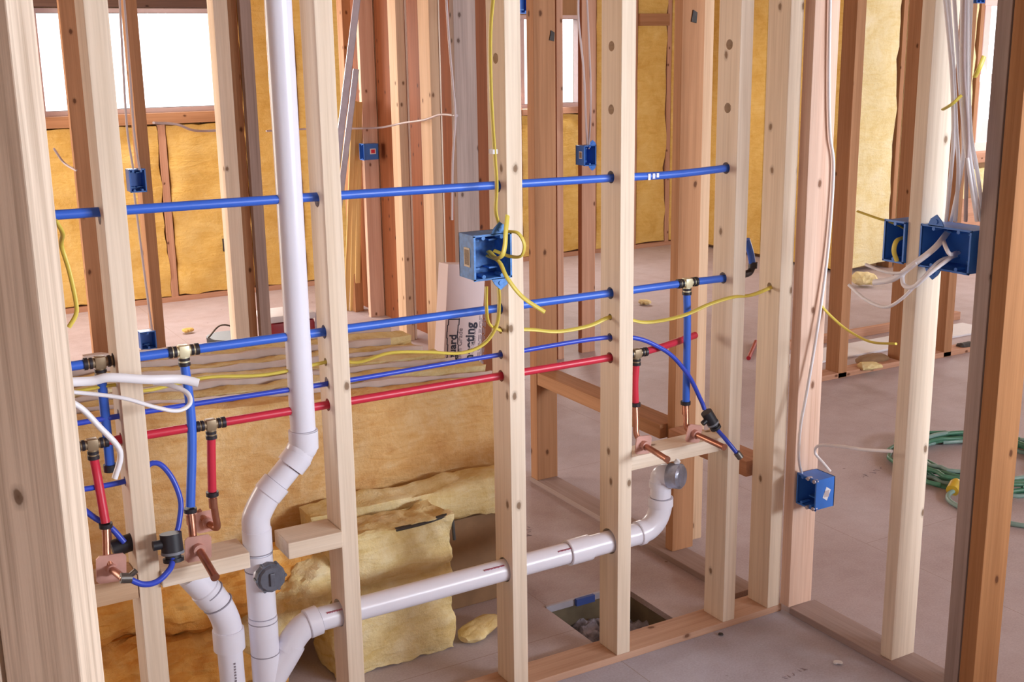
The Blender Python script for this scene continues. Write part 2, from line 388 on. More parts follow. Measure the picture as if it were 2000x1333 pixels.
for i, (mk, a, b, lab, ex) in enumerate(studA):
    hs = list(ex)
    if i < 5: hs += [hole(a, PIPE_TOP, .0165), hole(a, PIPE_MID, .0165)]
    if i < 4: hs += [hole(a, PIPE_SM, .012), hole(a, PIPE_RED, .0155)]
    if i == 3: hs += [hole(a, 1.725, .013), hole(a, 1.565, .013), hole(a, 1.012, .009)]
    if i == 4: hs += [((2.1, YP, 1.725), (2.215, YP, 1.725), .014), ((2.1, YP, 1.555), (2.215, YP, 1.555), .014)]
    if i in (1, 2): hs += [hole(a, 1.004 if i == 1 else 1.02, .010)]
    if i == 2: hs += [hole(a, 1.70, .013)]
    stick('wall_stud', a, b, YA, YB, PZT, CZ, M['pinez'], lab, 'stud', GA, hs)
stick('wall_stud', 2.371, 2.419, YA, YB, PZT, CZ, M['pinez'], 'last stud of the plumbing wall, hard against the corner stud, with big dark round knots', 'stud', GA, [hole(2.39, 1.035, .010)])
stick('corner_stud', 2.431, 2.525, 2.527, 2.566, PZT, CZ, M['pinkz'], 'pinkish wide-faced corner stud with a white cable running down it to a low blue box', 'stud', 'studs of the right-hand wall')
stick('wall_stud', 2.447, 2.538, 2.127, 2.168, PZT, CZ, M['pinez'], 'wide-faced stud between the two open blue boxes of the right-hand group', 'stud', 'studs of the right-hand wall')
stick('wall_stud', 2.450, 2.545, 1.905, 1.948, PZT, CZ, M['grey'], 'dark grey weathered stud at the right, sistered to an orange brown one', 'stud', 'studs of the right-hand wall')
stick('wall_stud', 2.450, 2.545, 1.855, 1.900, PZT, CZ, M['oranz'], 'orange brown stud nearest the right edge, with a scraped corner low down', 'stud', 'studs of the right-hand wall')
# near post turned 45 degrees at the left edge
def turned(px0, py0, w, d, mat, label):
    c = Vector((px0, py0, 0)) + Vector((.7071, .7071, 0)) * w / 2 + Vector((-.7071, .7071, 0)) * d / 2
    mb = MB().box((-w / 2, -d / 2, 0), (w / 2, d / 2, CZ - .0), .002)
    o = mb.build('wall_stud', mat); o.location = (c.x, c.y, 0); o.rotation_euler.z = math.pi / 4
    return tag(o, label, 'stud', 'diagonal studs at the left edge')
turned(.181, 1.30, .043, .10, M['postz'], 'big close stud filling the left edge, broad grained face and pale narrow face')
turned(.105, 1.375, .043, .10, M['pinez'], 'sliver of a second stud at the bottom left corner, behind the closest stud')
# second wall line behind the corner: posts and low rail
stick('post', 2.356, 2.452, 3.905, 3.955, PZT, CZ, M['firz'], 'broad brown post standing where the low rail ends, behind the near wall', 'post', 'posts of the low rail')
stick('post', 2.478, 2.548, 3.10, 3.14, PZT, CZ, M['tanz'], 'tan stud standing right behind the brown post near the corner', 'stud', 'posts of the low rail')
stick('post', 2.385, 2.474, 3.055, 3.095, PZT, CZ, M['firz'], 'brown post behind the near wall, the low rail fixed to its left side', 'post', 'posts of the low rail')
tag(MB().box((2.357, 2.66, .425), (2.450, 3.052, .475), .002).build('rail', M['redy'], origin=(2.4, 2.7, .43)), 'short reddish rail end seen between the two studs nearest the corner', 'rail')
tag(MB().box((2.357, 3.10, .425), (2.450, 3.902, .475), .002).build('rail', M['firy'], origin=(2.4, 3.1, .43)), 'low brown horizontal rail between the two brown posts', 'rail')
# blocking
bz = .556
ob = tag(MB().box((.36, 2.56, .535), (.498, 2.645, .592), .003).build('blocking', M['tanx'], origin=(.4, 2.6, bz)), 'pale block left of the first pale stud, behind the pink plate', 'blocking', 'pale blocks between the studs')
tag(MB().box((.548, 2.545, .553), (.752, 2.645, .592), .003).build('blocking', M['pinex'], origin=(.6, 2.6, bz)), 'pale cut block between the first stud and the vent pipe, copper plates fixed to it', 'blocking', 'pale blocks between the studs')
tag(MB().box((.845, 2.545, .551), (.983, 2.645, .592), .003).build('blocking', M['pinex'], origin=(.9, 2.6, bz)), 'short pale block between the vent pipe and the second stud', 'blocking', 'pale blocks between the studs')
tag(MB().box((1.850, 2.565, .572), (2.193, 2.648, .612), .003).build('blocking', M['pinex'], origin=(2, 2.6, bz)), 'long pale block above the capped drain end, two copper elbows fixed to it', 'blocking', 'pale blocks between the studs')

# middle distance studs behind the pile
GE = 'brown studs beyond the insulation pile'
def ys(name, px0, px1, pyy, Y, d, mat, lab, grp, bottom=None):
    a = PY(px0, pyy, Y).x; b = PY(px1, pyy, Y).x
    return stick(name, a, b, Y, Y + d, 0 if bottom is None else bottom, CZ, mat, lab, 'stud', grp)
ys('wall_stud', 159, 200, 450, 5.2, .04, M['firz'], 'wide brown stud before the window, between closest stud and first pale stud', GE)
ys('wall_stud', 284, 305, 450, 5.2, .09, M['firz'], 'thin dark brown stud crossing the large window, two blue boxes on it', GE)
ys('wall_stud', 447, 474, 450, 5.2, .09, M['pinez'], 'pale two-tone stud at the right edge of the large window', GE)
ys('wall_stud', 476, 500, 600, 5.24, .09, M['firz'], 'brown stud between the pale one and the grey one, left of the vent pipe', GE)
ys('wall_stud', 497, 518, 450, 5.19, .04, M['grey'], 'lavender grey weathered stud just left of the vent pipe', GE)
# wall seen at a grazing angle: studs in front of red-brown plywood
GH = 'studs against the red brown panel'
tag(MB().box((3.165, 5.55, 0), (3.19, 7.6, CZ)).build('plywood_panel', M['panel'], origin=(3.17, 6, 0)), 'red brown plywood panel seen at a grazing angle behind the row of brown studs', 'panel')
tag(MB().box((2.60, 4.90, 0), (2.80, 4.925, CZ)).build('plywood_panel', M['panel'], origin=(2.7, 4.9, 0)), 'red brown board standing behind the stud that carries the double blue box', 'panel')
stick('wall_stud', PY(711, 300, 7.19).x, PY(739, 300, 7.19).x, 7.19, 7.23, 0, CZ, M['pinkz'], 'pinkish wide stud carrying a small labelled blue box, right of the leaning metal', 'stud', GH)
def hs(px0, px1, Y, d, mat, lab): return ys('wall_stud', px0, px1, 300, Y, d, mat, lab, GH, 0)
hs(740.5, 744.5, 7.195, .09, M['pinez'], 'added thin strip as lit edge of the pinkish stud with the small blue box')  # pale strip stands in for the sunlit edge of the stud
hs(782, 798, 6.45, .11, M['tanz'], 'narrow two-tone stud, next right of the pinkish stud with the small blue box')
hs(799, 803, 6.47, .02, M['pinez'], 'added pale strip as lit edge of the narrow two-tone stud')  # lit edge built as a separate pale strip
hs(845, 862, 5.72, .13, M['tanz'], 'two-tone stud right of the narrow one, a small knot near its middle')
hs(863, 866, 5.74, .02, M['pinez'], 'added pale strip as lit edge of the second two-tone stud')  # another pale strip in place of light on the edge
hs(892, 934, 4.75, .04, M['grey'], 'lavender grey wide stud above the white carton')
hs(952, 975, 5.1, .09, M['firz'], 'dark brown stud in the shade, left of the stud with the yellow cable')
stick('wall_stud', 3.505, 3.545, 5.57, 5.66, 0, CZ, M['redz'], 'reddish stud peeking out right of the broad brown post', 'stud', GH)
stick('wall_stud', 3.70, 3.79, 5.62, 5.66, 0, CZ, M['redz'], 'reddish stud left of the drilled stud, with a small blue box hung beside it', 'stud', GH)
# studs of the wall line at the right
GR = 'orange brown studs in the right room'
for px0, px1, lab, y in ((1652, 1669, 'orange brown stud just right of the corner stud, light at its left edge', 4.42), (1776, 1794, 'orange brown stud left of the boxes, pale insulation at its left', 4.42), (1861, 1876, 'orange brown stud seen through the hanging white cables', 4.42)):
    ys('wall_stud', px0, px1, 450, y, .095, M['firz'], lab, GR, 0)
tag(MB().box((4.40, 4.42, 0), (6.3, 4.515, .03), .003).build('bottom_plate', M['redx'], origin=(4.4, 4.42, 0)), 'floor plate under the orange brown studs of the right room', 'floor plate')

# ------------------------------------------------------------------ wall insulation
def blob(mb, a, b, n, amp, freq=6., seed=0., mtx=None, crease=None):
    t = bmesh.new(); bmesh.ops.create_cube(t, size=1)
    a = Vector(a); b = Vector(b); sz = b - a
    mx = max(sz); cuts = [max(1, int(round(n * s_ / mx))) for s_ in sz]
    # subdivide edge sets per axis
    for ax in range(3):
        es = [e for e in t.edges if abs((e.verts[0].co - e.verts[1].co)[ax]) > 1e-6 and all(abs((e.verts[0].co - e.verts[1].co)[k]) < 1e-6 for k in range(3) if k != ax)]
        if cuts[ax] > 1: bmesh.ops.subdivide_edges(t, edges=es, cuts=cuts[ax] - 1, use_grid_fill=True)
    for v in t.verts: v.co = Vector(((a[i] + b[i]) / 2 + v.co[i] * sz[i] for i in range(3)))
    t.normal_update()
    c = (a + b) / 2
    for v in t.verts:
        # pull in corners for a soft outline
        q = [(v.co[i] - c[i]) / (sz[i] / 2) for i in range(3)]
        r_ = sorted(abs(x) for x in q)[1]
        k = max(0, r_ - .8) * amp * 2.2
        n_ = v.normal.copy()
        p = v.co * freq + Vector((seed, seed * 1.7, seed * .3))
        d = noise.noise(p) * amp + noise.noise(p * 3.1) * amp * .4 + noise.noise(p * 9.) * amp * .18
        v.co = v.co + n_ * (d - k)
        if crease:
            zc, w, dep = crease; v.co.y += dep * math.exp(-((v.co.z - zc - .012 * math.sin(v.co.x * 9)) / w) ** 2) * (1 if v.normal.y < .2 else 0)
    mb.add(t, mtx)
def batt(name, a, b, mat, label, amp=.012, n=22, freq=6., seed=0., group=None, crease=None, cat='insulation'):
    mb = MB(); blob(mb, a, b, n, amp, freq, seed, None, crease)
    o = mb.build(name, mat, smooth=True, origin=((a[0] + b[0]) / 2, (a[1] + b[1]) / 2, a[2]))
    return tag(o, label, cat, group)
# far wall bays: studs every .406
GF = 'insulation in the far wall'
sx = [0.85, 1.26, 2.07, 2.64, 3.05, 3.46, 3.87, 4.28, 4.69, 4.95, 5.68, 6.10, 6.46]
for i, x in enumerate(sx):
    if x in (2.07,):
        stick('wall_stud', x, x + .05, 8.47, 8.6, 0, 1.25, M['redz'], 'short brown stud below the large far window, between two bays of insulation', 'stud', 'studs of the far wall')
    else:
        nm = {0.85: 'at the far left behind the closest stud', 1.26: 'at the left side of the large window', 2.64: 'at the right side of the large window', 4.95: 'at the left side of the narrow middle window',
              5.68: 'at the right side of the narrow middle window', 6.10: 'left of the short header block', 6.46: 'next to the corner behind the drilled stud, right of the header block'}.get(x, 'in the far wall, glimpsed %s' % ['', '', '', '', 'behind the vent pipe', 'beside the leaning metal strip', 'behind the row of two-tone studs', 'behind the lavender grey stud', 'behind the yellow cable'][min(i, 8)])
        stick('wall_stud', x, x + .042, 8.47, 8.6, 0, CZ, M['redz'], 'brown stud ' + nm, 'stud', 'studs of the far wall')
bays = [(-.4, .85, CZ, 'golden insulation at the far left, mostly behind the closest stud'), (.892, 1.26, CZ, 'golden insulation left of the large far window'), (1.302, 2.07, 1.25, 'golden insulation below the large window, left bay'), (2.12, 2.64, 1.25, 'golden insulation below the large window, right bay behind the pale stud'),
        (2.682, 3.05, CZ, 'golden insulation seen left of the vent pipe'), (3.092, 3.46, CZ, 'golden insulation seen right of the vent pipe'), (3.502, 3.87, CZ, 'golden insulation seen beside the leaning metal strips'),
        (3.912, 4.28, CZ, 'golden insulation hidden largely by the red brown panel'), (4.322, 4.69, CZ, 'golden insulation strip behind the panel'), (4.732, 4.95, CZ, 'narrow golden insulation left of the middle window'),
        (4.992, 5.68, 1.2, 'golden insulation below the narrow middle window'), (5.722, 6.10, CZ, 'golden insulation right of the narrow middle window'), (6.142, 6.46, CZ, 'golden insulation bay with the header block, right of the drilled stud'), (6.502, 6.77, CZ, 'golden insulation bay in the corner beside the tan post')]
for i, (a, b, zt, lab) in enumerate(bays):
    batt('insulation_batt', (a + .001, 8.47, .04), (b - .001, 8.57, zt - .002), M['insW'], lab, .020, 26, 6, i * 3.7, GF)
tag(MB().box((-.4, 8.46, 0), (6.77, 8.6, .035)).build('bottom_plate', M['redx'], origin=(1, 8.46, 0)), 'brown floor plate along the foot of the far golden insulation', 'floor plate')
tag(MB().box((1.31, 8.45, 1.255), (2.635, 8.6, 1.33), .002).build('window_sill', M['firx'], origin=(2, 8.45, 1.25)), 'reddish brown sill board under the large far window', 'sill')
tag(MB().box((1.31, 8.45, 2.035), (2.635, 8.6, 2.30), .002).build('window_header', M['dark'], origin=(2, 8.45, 2.0)), 'dark header beam above the large far window', 'header')
tag(MB().box((4.995, 8.45, 1.20), (5.675, 8.6, 1.25), .002).build('window_sill', M['redx'], origin=(5.3, 8.45, 1.2)), 'brown sill board under the narrow middle window', 'sill')
tag(MB().box((6.145, 8.44, 1.90), (6.455, 8.49, 2.0), .002).build('header_block', M['firx'], origin=(6.3, 8.45, 1.9)), 'short brown block set across the golden insulation, upper middle', 'blocking')
for i, (a, b) in enumerate(((6.62, 7.0), (7.05, 7.42), (7.47, 7.84), (7.89, 8.28), (8.33, 8.58))):
    batt('insulation_batt', (6.69, a + .01, .03), (6.76, b - .01, CZ - .02), M['insW'], ['pale yellow insulation strip between the knotty stud and the last near stud', 'yellow insulation strip on the short return wall, behind the knotty stud', 'golden insulation on the return wall, hidden behind the drilled stud', 'golden insulation on the return wall near the far corner', 'narrow golden insulation in the far corner of the return wall'][i], .012, 16, 5, i * 2.1 + 40, 'insulation on the return wall')
gx = [6.92, 7.50, 8.10, 9.40]
for a, b, z0, zt, lab in ((6.80, 7.22, .02, CZ, 'pale insulation seen in the gap left of the orange brown stud'), (7.27, 7.66, .02, CZ, 'large pale yellow insulation bulging out between the orange brown studs'), (7.71, 8.08, .02, CZ, 'pale yellow insulation behind the wide-faced stud with the boxes'), (8.13, 9.3, .02, .75, 'yellow insulation below the window at the right edge')):
    batt('insulation_batt', (a + .01, 6.57, z0 + .02), (b - .01, 6.665, zt - .02), M['insP'], lab, .024, 26, 5, a * 9, 'insulation in the right room')
for a, z1, lab in ((7.225, CZ, 'stud between pale insulation bays, behind the leftmost orange brown stud'), (7.665, CZ, 'far stud behind the wide-faced stud, between pale insulation bays'), (8.085, CZ, 'far stud at the left side of the window at the right edge')):
    stick('wall_stud', a, a + .042, 6.57, 6.7, 0, z1, M['firz'], lab, 'stud', 'far studs of the right room')
tag(MB().box((8.13, 6.56, .77), (9.35, 6.7, .85), .002).build('window_sill', M['redx'], origin=(8.2, 6.6, .77)), 'pinkish sill board under the window at the right edge', 'sill')

# ------------------------------------------------------------------ standing pile of batts
GP = 'batts standing on edge in the pile'
rows = [(.35, 1.85, 3.20, .740, 'front batt of the standing pile, its broad amber face towards the studs'),
        (.40, 1.82, 3.315, .755, 'second batt of the standing pile, just behind the amber face'),
        (.42, 1.715, 3.43, .772, 'third batt of the standing pile, a lavender paper edge above it'),
        (.45, 1.69, 3.545, .78, 'fourth batt of the standing pile, behind the yellow cable'),
        (.62, 1.70, 3.66, .788, 'rearmost batt of the standing pile, with a paper edge like a shelf')]
for i, (a, b, y, zt, lab) in enumerate(rows):
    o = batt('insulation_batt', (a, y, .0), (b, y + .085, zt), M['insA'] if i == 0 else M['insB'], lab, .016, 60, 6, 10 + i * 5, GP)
    mb = MB(); blob(mb, (a + .01, y + .088, .03), (b - .03 - .04 * (i % 2), y + .108, zt + .014), 70, .013, 7, 3 * i)
    pf = mb.build('paper_facing', M['kraft'], o, smooth=True, label='lavender paper facing')
    for ob_, ox in ((o, o.location.x), (pf, o.location.x)):      # the pile sinks towards its right end
        for v in ob_.data.vertices: v.co.z *= 1 - (.090 if i == 0 else .055) * (v.co.x + ox - 1.1)
# lower, folded and rolled pieces
o = batt('folded_batt', (1.07, 2.87, .0), (1.447, 3.03, .425), M['insB'], 'pale yellow folded batt behind the horizontal drain pipe, black torn edge on top', .022, 34, 9, 3.3, crease=(.255, .02, .035))
mb = MB(); mb.tube([PY(778, 1040, 2.87) + Vector((0, .02, 0)), PY(830, 1026, 2.87) + Vector((0, .012, .002)), PY(884, 1008, 2.87) + Vector((0, .01, .004))], .010, 8, 6, .5)
mb.tube([PY(884, 1006, 2.87) + Vector((.004, .012, 0)), PY(890, 1060, 2.87) + Vector((.006, .02, 0))], .005, 8)
mb.build('torn_facing', M['tar'], o, smooth=True, label='torn black edge')
o = batt('draped_batt', (1.08, 3.05, .31), (1.78, 3.17, .435), M['insB'], 'long yellow batt edge lying across, above the folded batt', .022, 34, 8, 8.1)
tag(MB().box((1.45, 3.10, .0), (1.78, 3.14, .30), .004).build('batt_wrapper', M['kraftbrown'], origin=(1.5, 3.1, 0)), 'brown paper wrapper with faint blue print, right of the folded batt', 'wrapper')
def roll(name, pts, r, mat, label, seed=0., flat=.8):
    P = spline(pts, 26); mb = MB(); bm = mb.bm; rings = []
    for i, p in enumerate(P):
        t = (P[min(i + 1, len(P) - 1)] - P[max(i - 1, 0)]).normalized(); n = Vector((0, 0, 1)); n = (n - t * n.dot(t)).normalized(); b = t.cross(n)
        e = min(i, len(P) - 1 - i) / 4.; k_ = min(1, .45 + e * .25)
        ring = []
        for k in range(40):
            a = 2 * math.pi * k / 40; d = n * math.cos(a) * flat + b * math.sin(a)
            q = p + d * r * k_; w = noise.noise(q * 9 + Vector((seed, 0, 0))) * .34 + noise.noise(Vector((q.x * 18, q.y * 60, q.z * 60))) * .16 + noise.noise(q * 45) * .07
            ring.append(bm.verts.new(p + d * r * k_ * (1 + w)))
        rings.append(ring)
    for a, b in zip(rings, rings[1:]):
        for k in range(40): bm.faces.new((a[k], a[(k + 1) % 40], b[(k + 1) % 40], b[k]))
    bm.faces.new(rings[0][::-1]); bm.faces.new(rings[-1])
    return tag(mb.build(name, mat, smooth=True, origin=P[0]), label, 'insulation')
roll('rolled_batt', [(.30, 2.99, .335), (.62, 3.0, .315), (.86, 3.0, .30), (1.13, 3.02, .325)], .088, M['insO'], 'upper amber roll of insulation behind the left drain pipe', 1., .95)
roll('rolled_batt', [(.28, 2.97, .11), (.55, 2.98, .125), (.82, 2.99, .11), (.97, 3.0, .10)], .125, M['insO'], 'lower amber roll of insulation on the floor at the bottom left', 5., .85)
roll('rolled_batt', [(.80, 2.93, .13), (.93, 2.94, .22), (1.04, 2.95, .29), (1.10, 2.96, .31)], .075, M['insB'], 'short slanted yellow piece rising left of the second stud, behind the drain wye', 8., .9)
roll('insulation_scrap', [PZ(905, 1250, .02), PZ(935, 1228, .025), PZ(968, 1205, .03)], .04, M['insB'], 'small torn scrap of yellow insulation on the floor beside the folded batt', 2., .5)
roll('insulation_scrap', [PZ(1676, 716, .035), PZ(1695, 714, .04), PZ(1714, 712, .035)], .05, M['insP'], 'small pale scrap between the feet of the orange brown studs', 7., .35)
roll('insulation_scrap', [PZ(1247, 590, .02), PZ(1258, 590, .02), PZ(1270, 592, .02)], .03, M['insB'], 'tiny yellow scrap on the bright floor behind the mid blue pipe', 9., .5)
roll('insulation_scrap', [PZ(358, 647, .02), PZ(368, 645, .02), PZ(378, 645, .02)], .03, M['insW'], 'tiny yellow scrap on the bright floor beyond the pile at the left', 11., .5)
roll('insulation_scrap', [PZ(1668, 548, .05), PZ(1690, 544, .06), PZ(1712, 546, .05)], .07, M['insP'], 'loose torn yellow tuft at the foot of the large pale insulation', 13., .6)

# ------------------------------------------------------------------ water lines
def crimp(mb, p, d, r=.0135, w=.012):
    d = Vector(d).normalized(); p = Vector(p); mb.cyl(p - d * w / 2, p + d * w / 2, r)
def tee(parent, p, r, mat, left=True, right=True, down=True):
    p = Vector(p); mb = MB(); a = .026
    mb.cyl(p - Vector((a, 0, 0)), p + Vector((a, 0, 0)), r * 1.02).cyl(p, p - Vector((0, 0, a)), r * 1.02)
    mb.box(p - Vector((.0115, r * 1.15, r * 1.25)), p + Vector((.0115, r * 1.15, r * 1.25)), .003)
    t = mb.build('tee_fitting', mat, parent, smooth=True, origin=p)
    for on, d in ((left, (-1, 0, 0)), (right, (1, 0, 0)), (down, (0, 0, -1))):
        if on:
            c = MB(); crimp(c, p + Vector(d) * .030, d, r * 1.28, .008); crimp(c, p + Vector(d) * .019, d, r * 1.22, .006)
            c.build('crimp_ring', M['crimp'], t, smooth=True, label='black crimp ring')
    return t
def stub(parent, top, bend, plate_c, end, r=.0085, rot=0., size=.036, closed=True):
    """copper elbow: riser from top down to bend, plate on the block face, stub towards the room"""
    top, bend, plate_c, end = map(Vector, (top, bend, plate_c, end)); mb = MB()
    mb.tube([top, top.lerp(bend, .55), bend, bend.lerp(plate_c, .6) + Vector((0, 0, -.003)), plate_c, plate_c.lerp(end, .35), end], r, 16, 6)
    mb.cyl(end - (end - plate_c).normalized() * .004, end + (end - plate_c).normalized() * .002, r * 1.1)
    mb.cyl(top + Vector((0, 0, -.03)), top + Vector((0, 0, -.006)), r * 1.18)
    s_ = mb.build('copper_stub_out', M['copper'], parent, smooth=True, origin=plate_c)
    p = MB(); w = size
    poly = [(-w, -w * .78), (-w * .78, -w), (w * .78, -w), (w, -w * .78), (w, w * .78), (w * .78, w), (-w * .78, w), (-w, w * .78)]
    p.prism(poly, .004, Matrix.Translation(plate_c + Vector((0, .002, 0))) @ Matrix.Rotation(rot, 4, 'Y'))
    p.cyl(plate_c + Vector((0, -.012, 0)), plate_c + Vector((0, .004, 0)), r * 1.5)
    p.build('mounting_plate', M['copperpink'], s_, smooth=True, label='pink copper mounting plate')
    cr = MB(); crimp(cr, top + Vector((0, 0, .004)), (0, 0, 1), .0145, .010); cr.build('crimp_ring', M['crimp'], s_, smooth=True)
    return s_
def P26(px, py, Y=YP): return PY(px, py, Y)
# top line
o = MB().tube([(.28, YP, 1.402), (.9, YP, 1.398), (1.45, YP, 1.392), (1.82, YP, 1.387), (2.0, YP, 1.384), (2.215, YP, 1.390)], .0105, 18, 6).build('water_pipe', M['bluepex'], smooth=True, origin=(.28, YP, 1.4))
tag(o, 'topmost thick blue pipe running level through the near studs', 'pipe')
c = MB()
for dx in (-.01, .005, .018): c.box((1.928 + dx, YP - .0112, 1.377 + dx * .2), (1.936 + dx, YP - .0100, 1.392))
c.build('printed_mark', M['stickerwhite'], o)
# middle blue line
mid = empty('blue_water_line', (.29, YP, PIPE_MID), 'middle thick blue pipe with two left risers and one right riser ending in copper', 'pipe')
x1, x2, x3 = P26(195, 709).x, P26(358, 683).x, P26(1342, 550).x
MB().tube([(.28, YP, PIPE_MID - .002), (x1 - .02, YP, PIPE_MID)], .0105, 18).build('pipe_run', M['bluepex'], mid, smooth=True)
MB().tube([(x1 + .02, YP, PIPE_MID), (x2 - .02, YP, PIPE_MID)], .0105, 18).build('pipe_run', M['bluepex'], mid, smooth=True)
MB().tube([(x2 + .02, YP, PIPE_MID), (x3 - .02, YP, PIPE_MID)], .0105, 18).build('pipe_run', M['bluepex'], mid, smooth=True)
MB().tube([(x3 + .02, YP, PIPE_MID), (2.212, YP, PIPE_MID - .002)], .0105, 18).build('pipe_run', M['bluepex'], mid, smooth=True)
tee(mid, (x1, YP, PIPE_MID), .0105, M['brass']); tee(mid, (x2, YP, PIPE_MID), .0105, M['brasslit']); tee(mid, (x3, YP, PIPE_MID), .0105, M['brasslit'])
z1 = P26(210, 915).z; z2 = P26(372, 1000, 2.575).z; z3 = P26(1340, 790).z
MB().tube([(x1, YP, PIPE_MID - .025), (x1 + .001, YP + .004, .95), (x1, YP, z1)], .0105, 18).build('riser_pipe', M['bluepex'], mid, smooth=True)
c = MB(); crimp(c, (x1, YP, z1), (0, 0, 1), .0145, .016); c.build('end_cap', M['black'], mid, smooth=True)
MB().tube([(x2, YP, PIPE_MID - .025), (x2 + .003, YP - .006, .9), P26(372, 990, 2.575)], .0105, 18).build('riser_pipe', M['bluepex'], mid, smooth=True)
MB().tube([(x3, YP, PIPE_MID - .025), (x3 + .004, YP, .95), P26(1340, 787)], .0105, 18).build('riser_pipe', M['bluepex'], mid, smooth=True)
stub(mid, P26(372, 1000, 2.575), P26(378, 1055, 2.56), P26(388, 1073, 2.54), P26(420, 1128, 2.44), .0092, .06, .030)
stub(mid, P26(1339, 790), P26(1341, 835, 2.58), P26(1357, 848, 2.558), P26(1414, 874, 2.43), .0085, .25, .026)
# red line
red = empty('red_water_line', (.36, YP, PIPE_RED), 'thick red pipe below the blue ones, three red drops ending in copper', 'pipe')
r1, r2, r3 = P26(180, 868).x, P26(411, 829).x, P26(1243, 689).x
xe = P26(1358, 655, 2.66)
MB().tube([(r1 + .02, YP, PIPE_RED), (r2 - .02, YP, PIPE_RED)], .010, 18).build('pipe_run', M['redpex'], red, smooth=True)
MB().tube([(r2 + .02, YP, PIPE_RED), (r3 - .02, YP, PIPE_RED)], .010, 18).build('pipe_run', M['redpex'], red, smooth=True)
MB().tube([(r3 + .02, YP, PIPE_RED), (r3 + .12, YP + .02, PIPE_RED + .002), xe], .010, 18).build('pipe_run', M['redpex'], red, smooth=True)
for x in (r1, r2, r3): tee(red, (x, YP, PIPE_RED), .010, M['brass'])
q1 = P26(207, 1030, 2.58); q2 = P26(415, 968); q3 = P26(1241, 793)
MB().tube([(r1, YP, PIPE_RED - .025), P26(190, 930, 2.60), q1 + Vector((0, 0, .01))], .010, 18).build('riser_pipe', M['redpex'], red, smooth=True)
MB().tube([(r2, YP, PIPE_RED - .025), P26(413, 900), q2 + Vector((0, 0, .01))], .010, 18).build('riser_pipe', M['redpex'], red, smooth=True)
MB().tube([(r3, YP, PIPE_RED - .025), P26(1240, 750), q3 + Vector((0, 0, .01))], .010, 18).build('riser_pipe', M['redpex'], red, smooth=True)
stub(red, q1, P26(209, 1085, 2.56), P26(218, 1112, 2.545), P26(243, 1132, 2.44), .0085, .08, .032)
stub(red, q2, P26(424, 1030, 2.61), P26(404, 1020, 2.65), P26(386, 1000, 2.665), .0085, .0, .026)
stub(red, q3, P26(1243, 848, 2.58), P26(1258, 870, 2.558), P26(1303, 898, 2.44), .0085, .1, .026)
# thin blue line
thin = empty('thin_blue_line', (.30, YP, PIPE_SM), 'thin dark blue tube between the thick blue and red pipes, black valve at its right', 'pipe')
MB().tube([(.28, YP, .805), (.40, YP, PIPE_SM - .005), (.45, YP, PIPE_SM)] and [(.28, YP, .948), (.6, YP, .952), (1.0, YP, .950), (1.45, YP, .955), (1.82, YP, .954), PY(1290, 680, 2.59), PY(1340, 727, 2.58), PY(1368, 780, 2.575), PY(1376, 800, 2.57)], .0062, 14, 8).build('pipe_run', M['bluethin'], thin, smooth=True)
def valve(parent, p, d, L=.05, r=.016):
    p = Vector(p); d = Vector(d).normalized(); mb = MB()
    mb.cyl(p - d * L / 2, p + d * L * .2, r).cyl(p + d * L * .2, p + d * L * .5, r * .72)
    sd = d.cross(Vector((0, 1, 0))).normalized(); mb.cyl(p - d * L * .15, p - d * L * .15 - sd * r * 1.7, r * .45).cyl(p + d * L * .42, p + d * L * .56, r * .95)
    v = mb.build('valve', M['black'], parent, smooth=True, origin=p, label='black plastic valve')
    g = MB().cyl(p + d * L * .17, p + d * L * .27, r * 1.05); g.build('valve_collar', M['gasket'], v, smooth=True)
    return v
va, vb = PY(1378, 803, 2.57), PY(1399, 838, 2.56)
valve(thin, (va + vb) / 2, vb - va, .058, .017)
MB().tube([vb, PY(1420, 862, 2.53), PY(1441, 888, 2.51)], .0062, 14).build('pipe_end', M['bluethin'], thin, smooth=True)
e = PY(1441, 888, 2.51); MB().cyl(e - Vector((.004, .0, -.006)), e + Vector((.006, -.006, -.010)), .010).build('end_nut', M['nail'], thin, smooth=True)
low = empty('thin_blue_line', (.30, YP, .80), 'thin blue tube looping around the lower left stud through two black valves', 'pipe')
MB().tube([(.28, YP, .803), (.50, YP, .800), PY(298, 905, 2.60), PY(330, 925, 2.59), PY(352, 975, 2.575), PY(350, 1020, 2.56), PY(343, 1048, 2.55)], .0062, 14).build('pipe_run', M['bluethin'], low, smooth=True)
valve(low, PY(336, 1068, 2.515), (PY(338, 1095, 2.51) - PY(332, 1045, 2.52)), .060, .024)
MB().tube([PY(338, 1092, 2.50), PY(332, 1112, 2.48), PY(308, 1136, 2.46), PY(280, 1142, 2.445), PY(250, 1131, 2.44)], .0066, 14).build('pipe_loop', M['bluethin'], low, smooth=True)
e = PY(247, 1130, 2.44); MB().cyl(e + Vector((-.012, 0, .003)), e + Vector((.010, 0, -.002)), .011).cyl(e + Vector((.008, 0, .004)), e + Vector((.02, -.004, .014)), .006).build('end_nut', M['nail'], low, smooth=True)
MB().tube([PY(150, 985, 2.62), PY(185, 1012, 2.60), PY(215, 1030, 2.59), PY(243, 1060, 2.58)], .0066, 14).build('pipe_run', M['bluethin'], low, smooth=True)
vv = PY(240, 1064, 2.60); MB().cyl(vv + Vector((-.024, 0, -.006)), vv + Vector((.03, .0, .004)), .020).cyl(vv, vv + Vector((.0, -.01, .012)), .012).build('valve', M['black'], low, smooth=True)
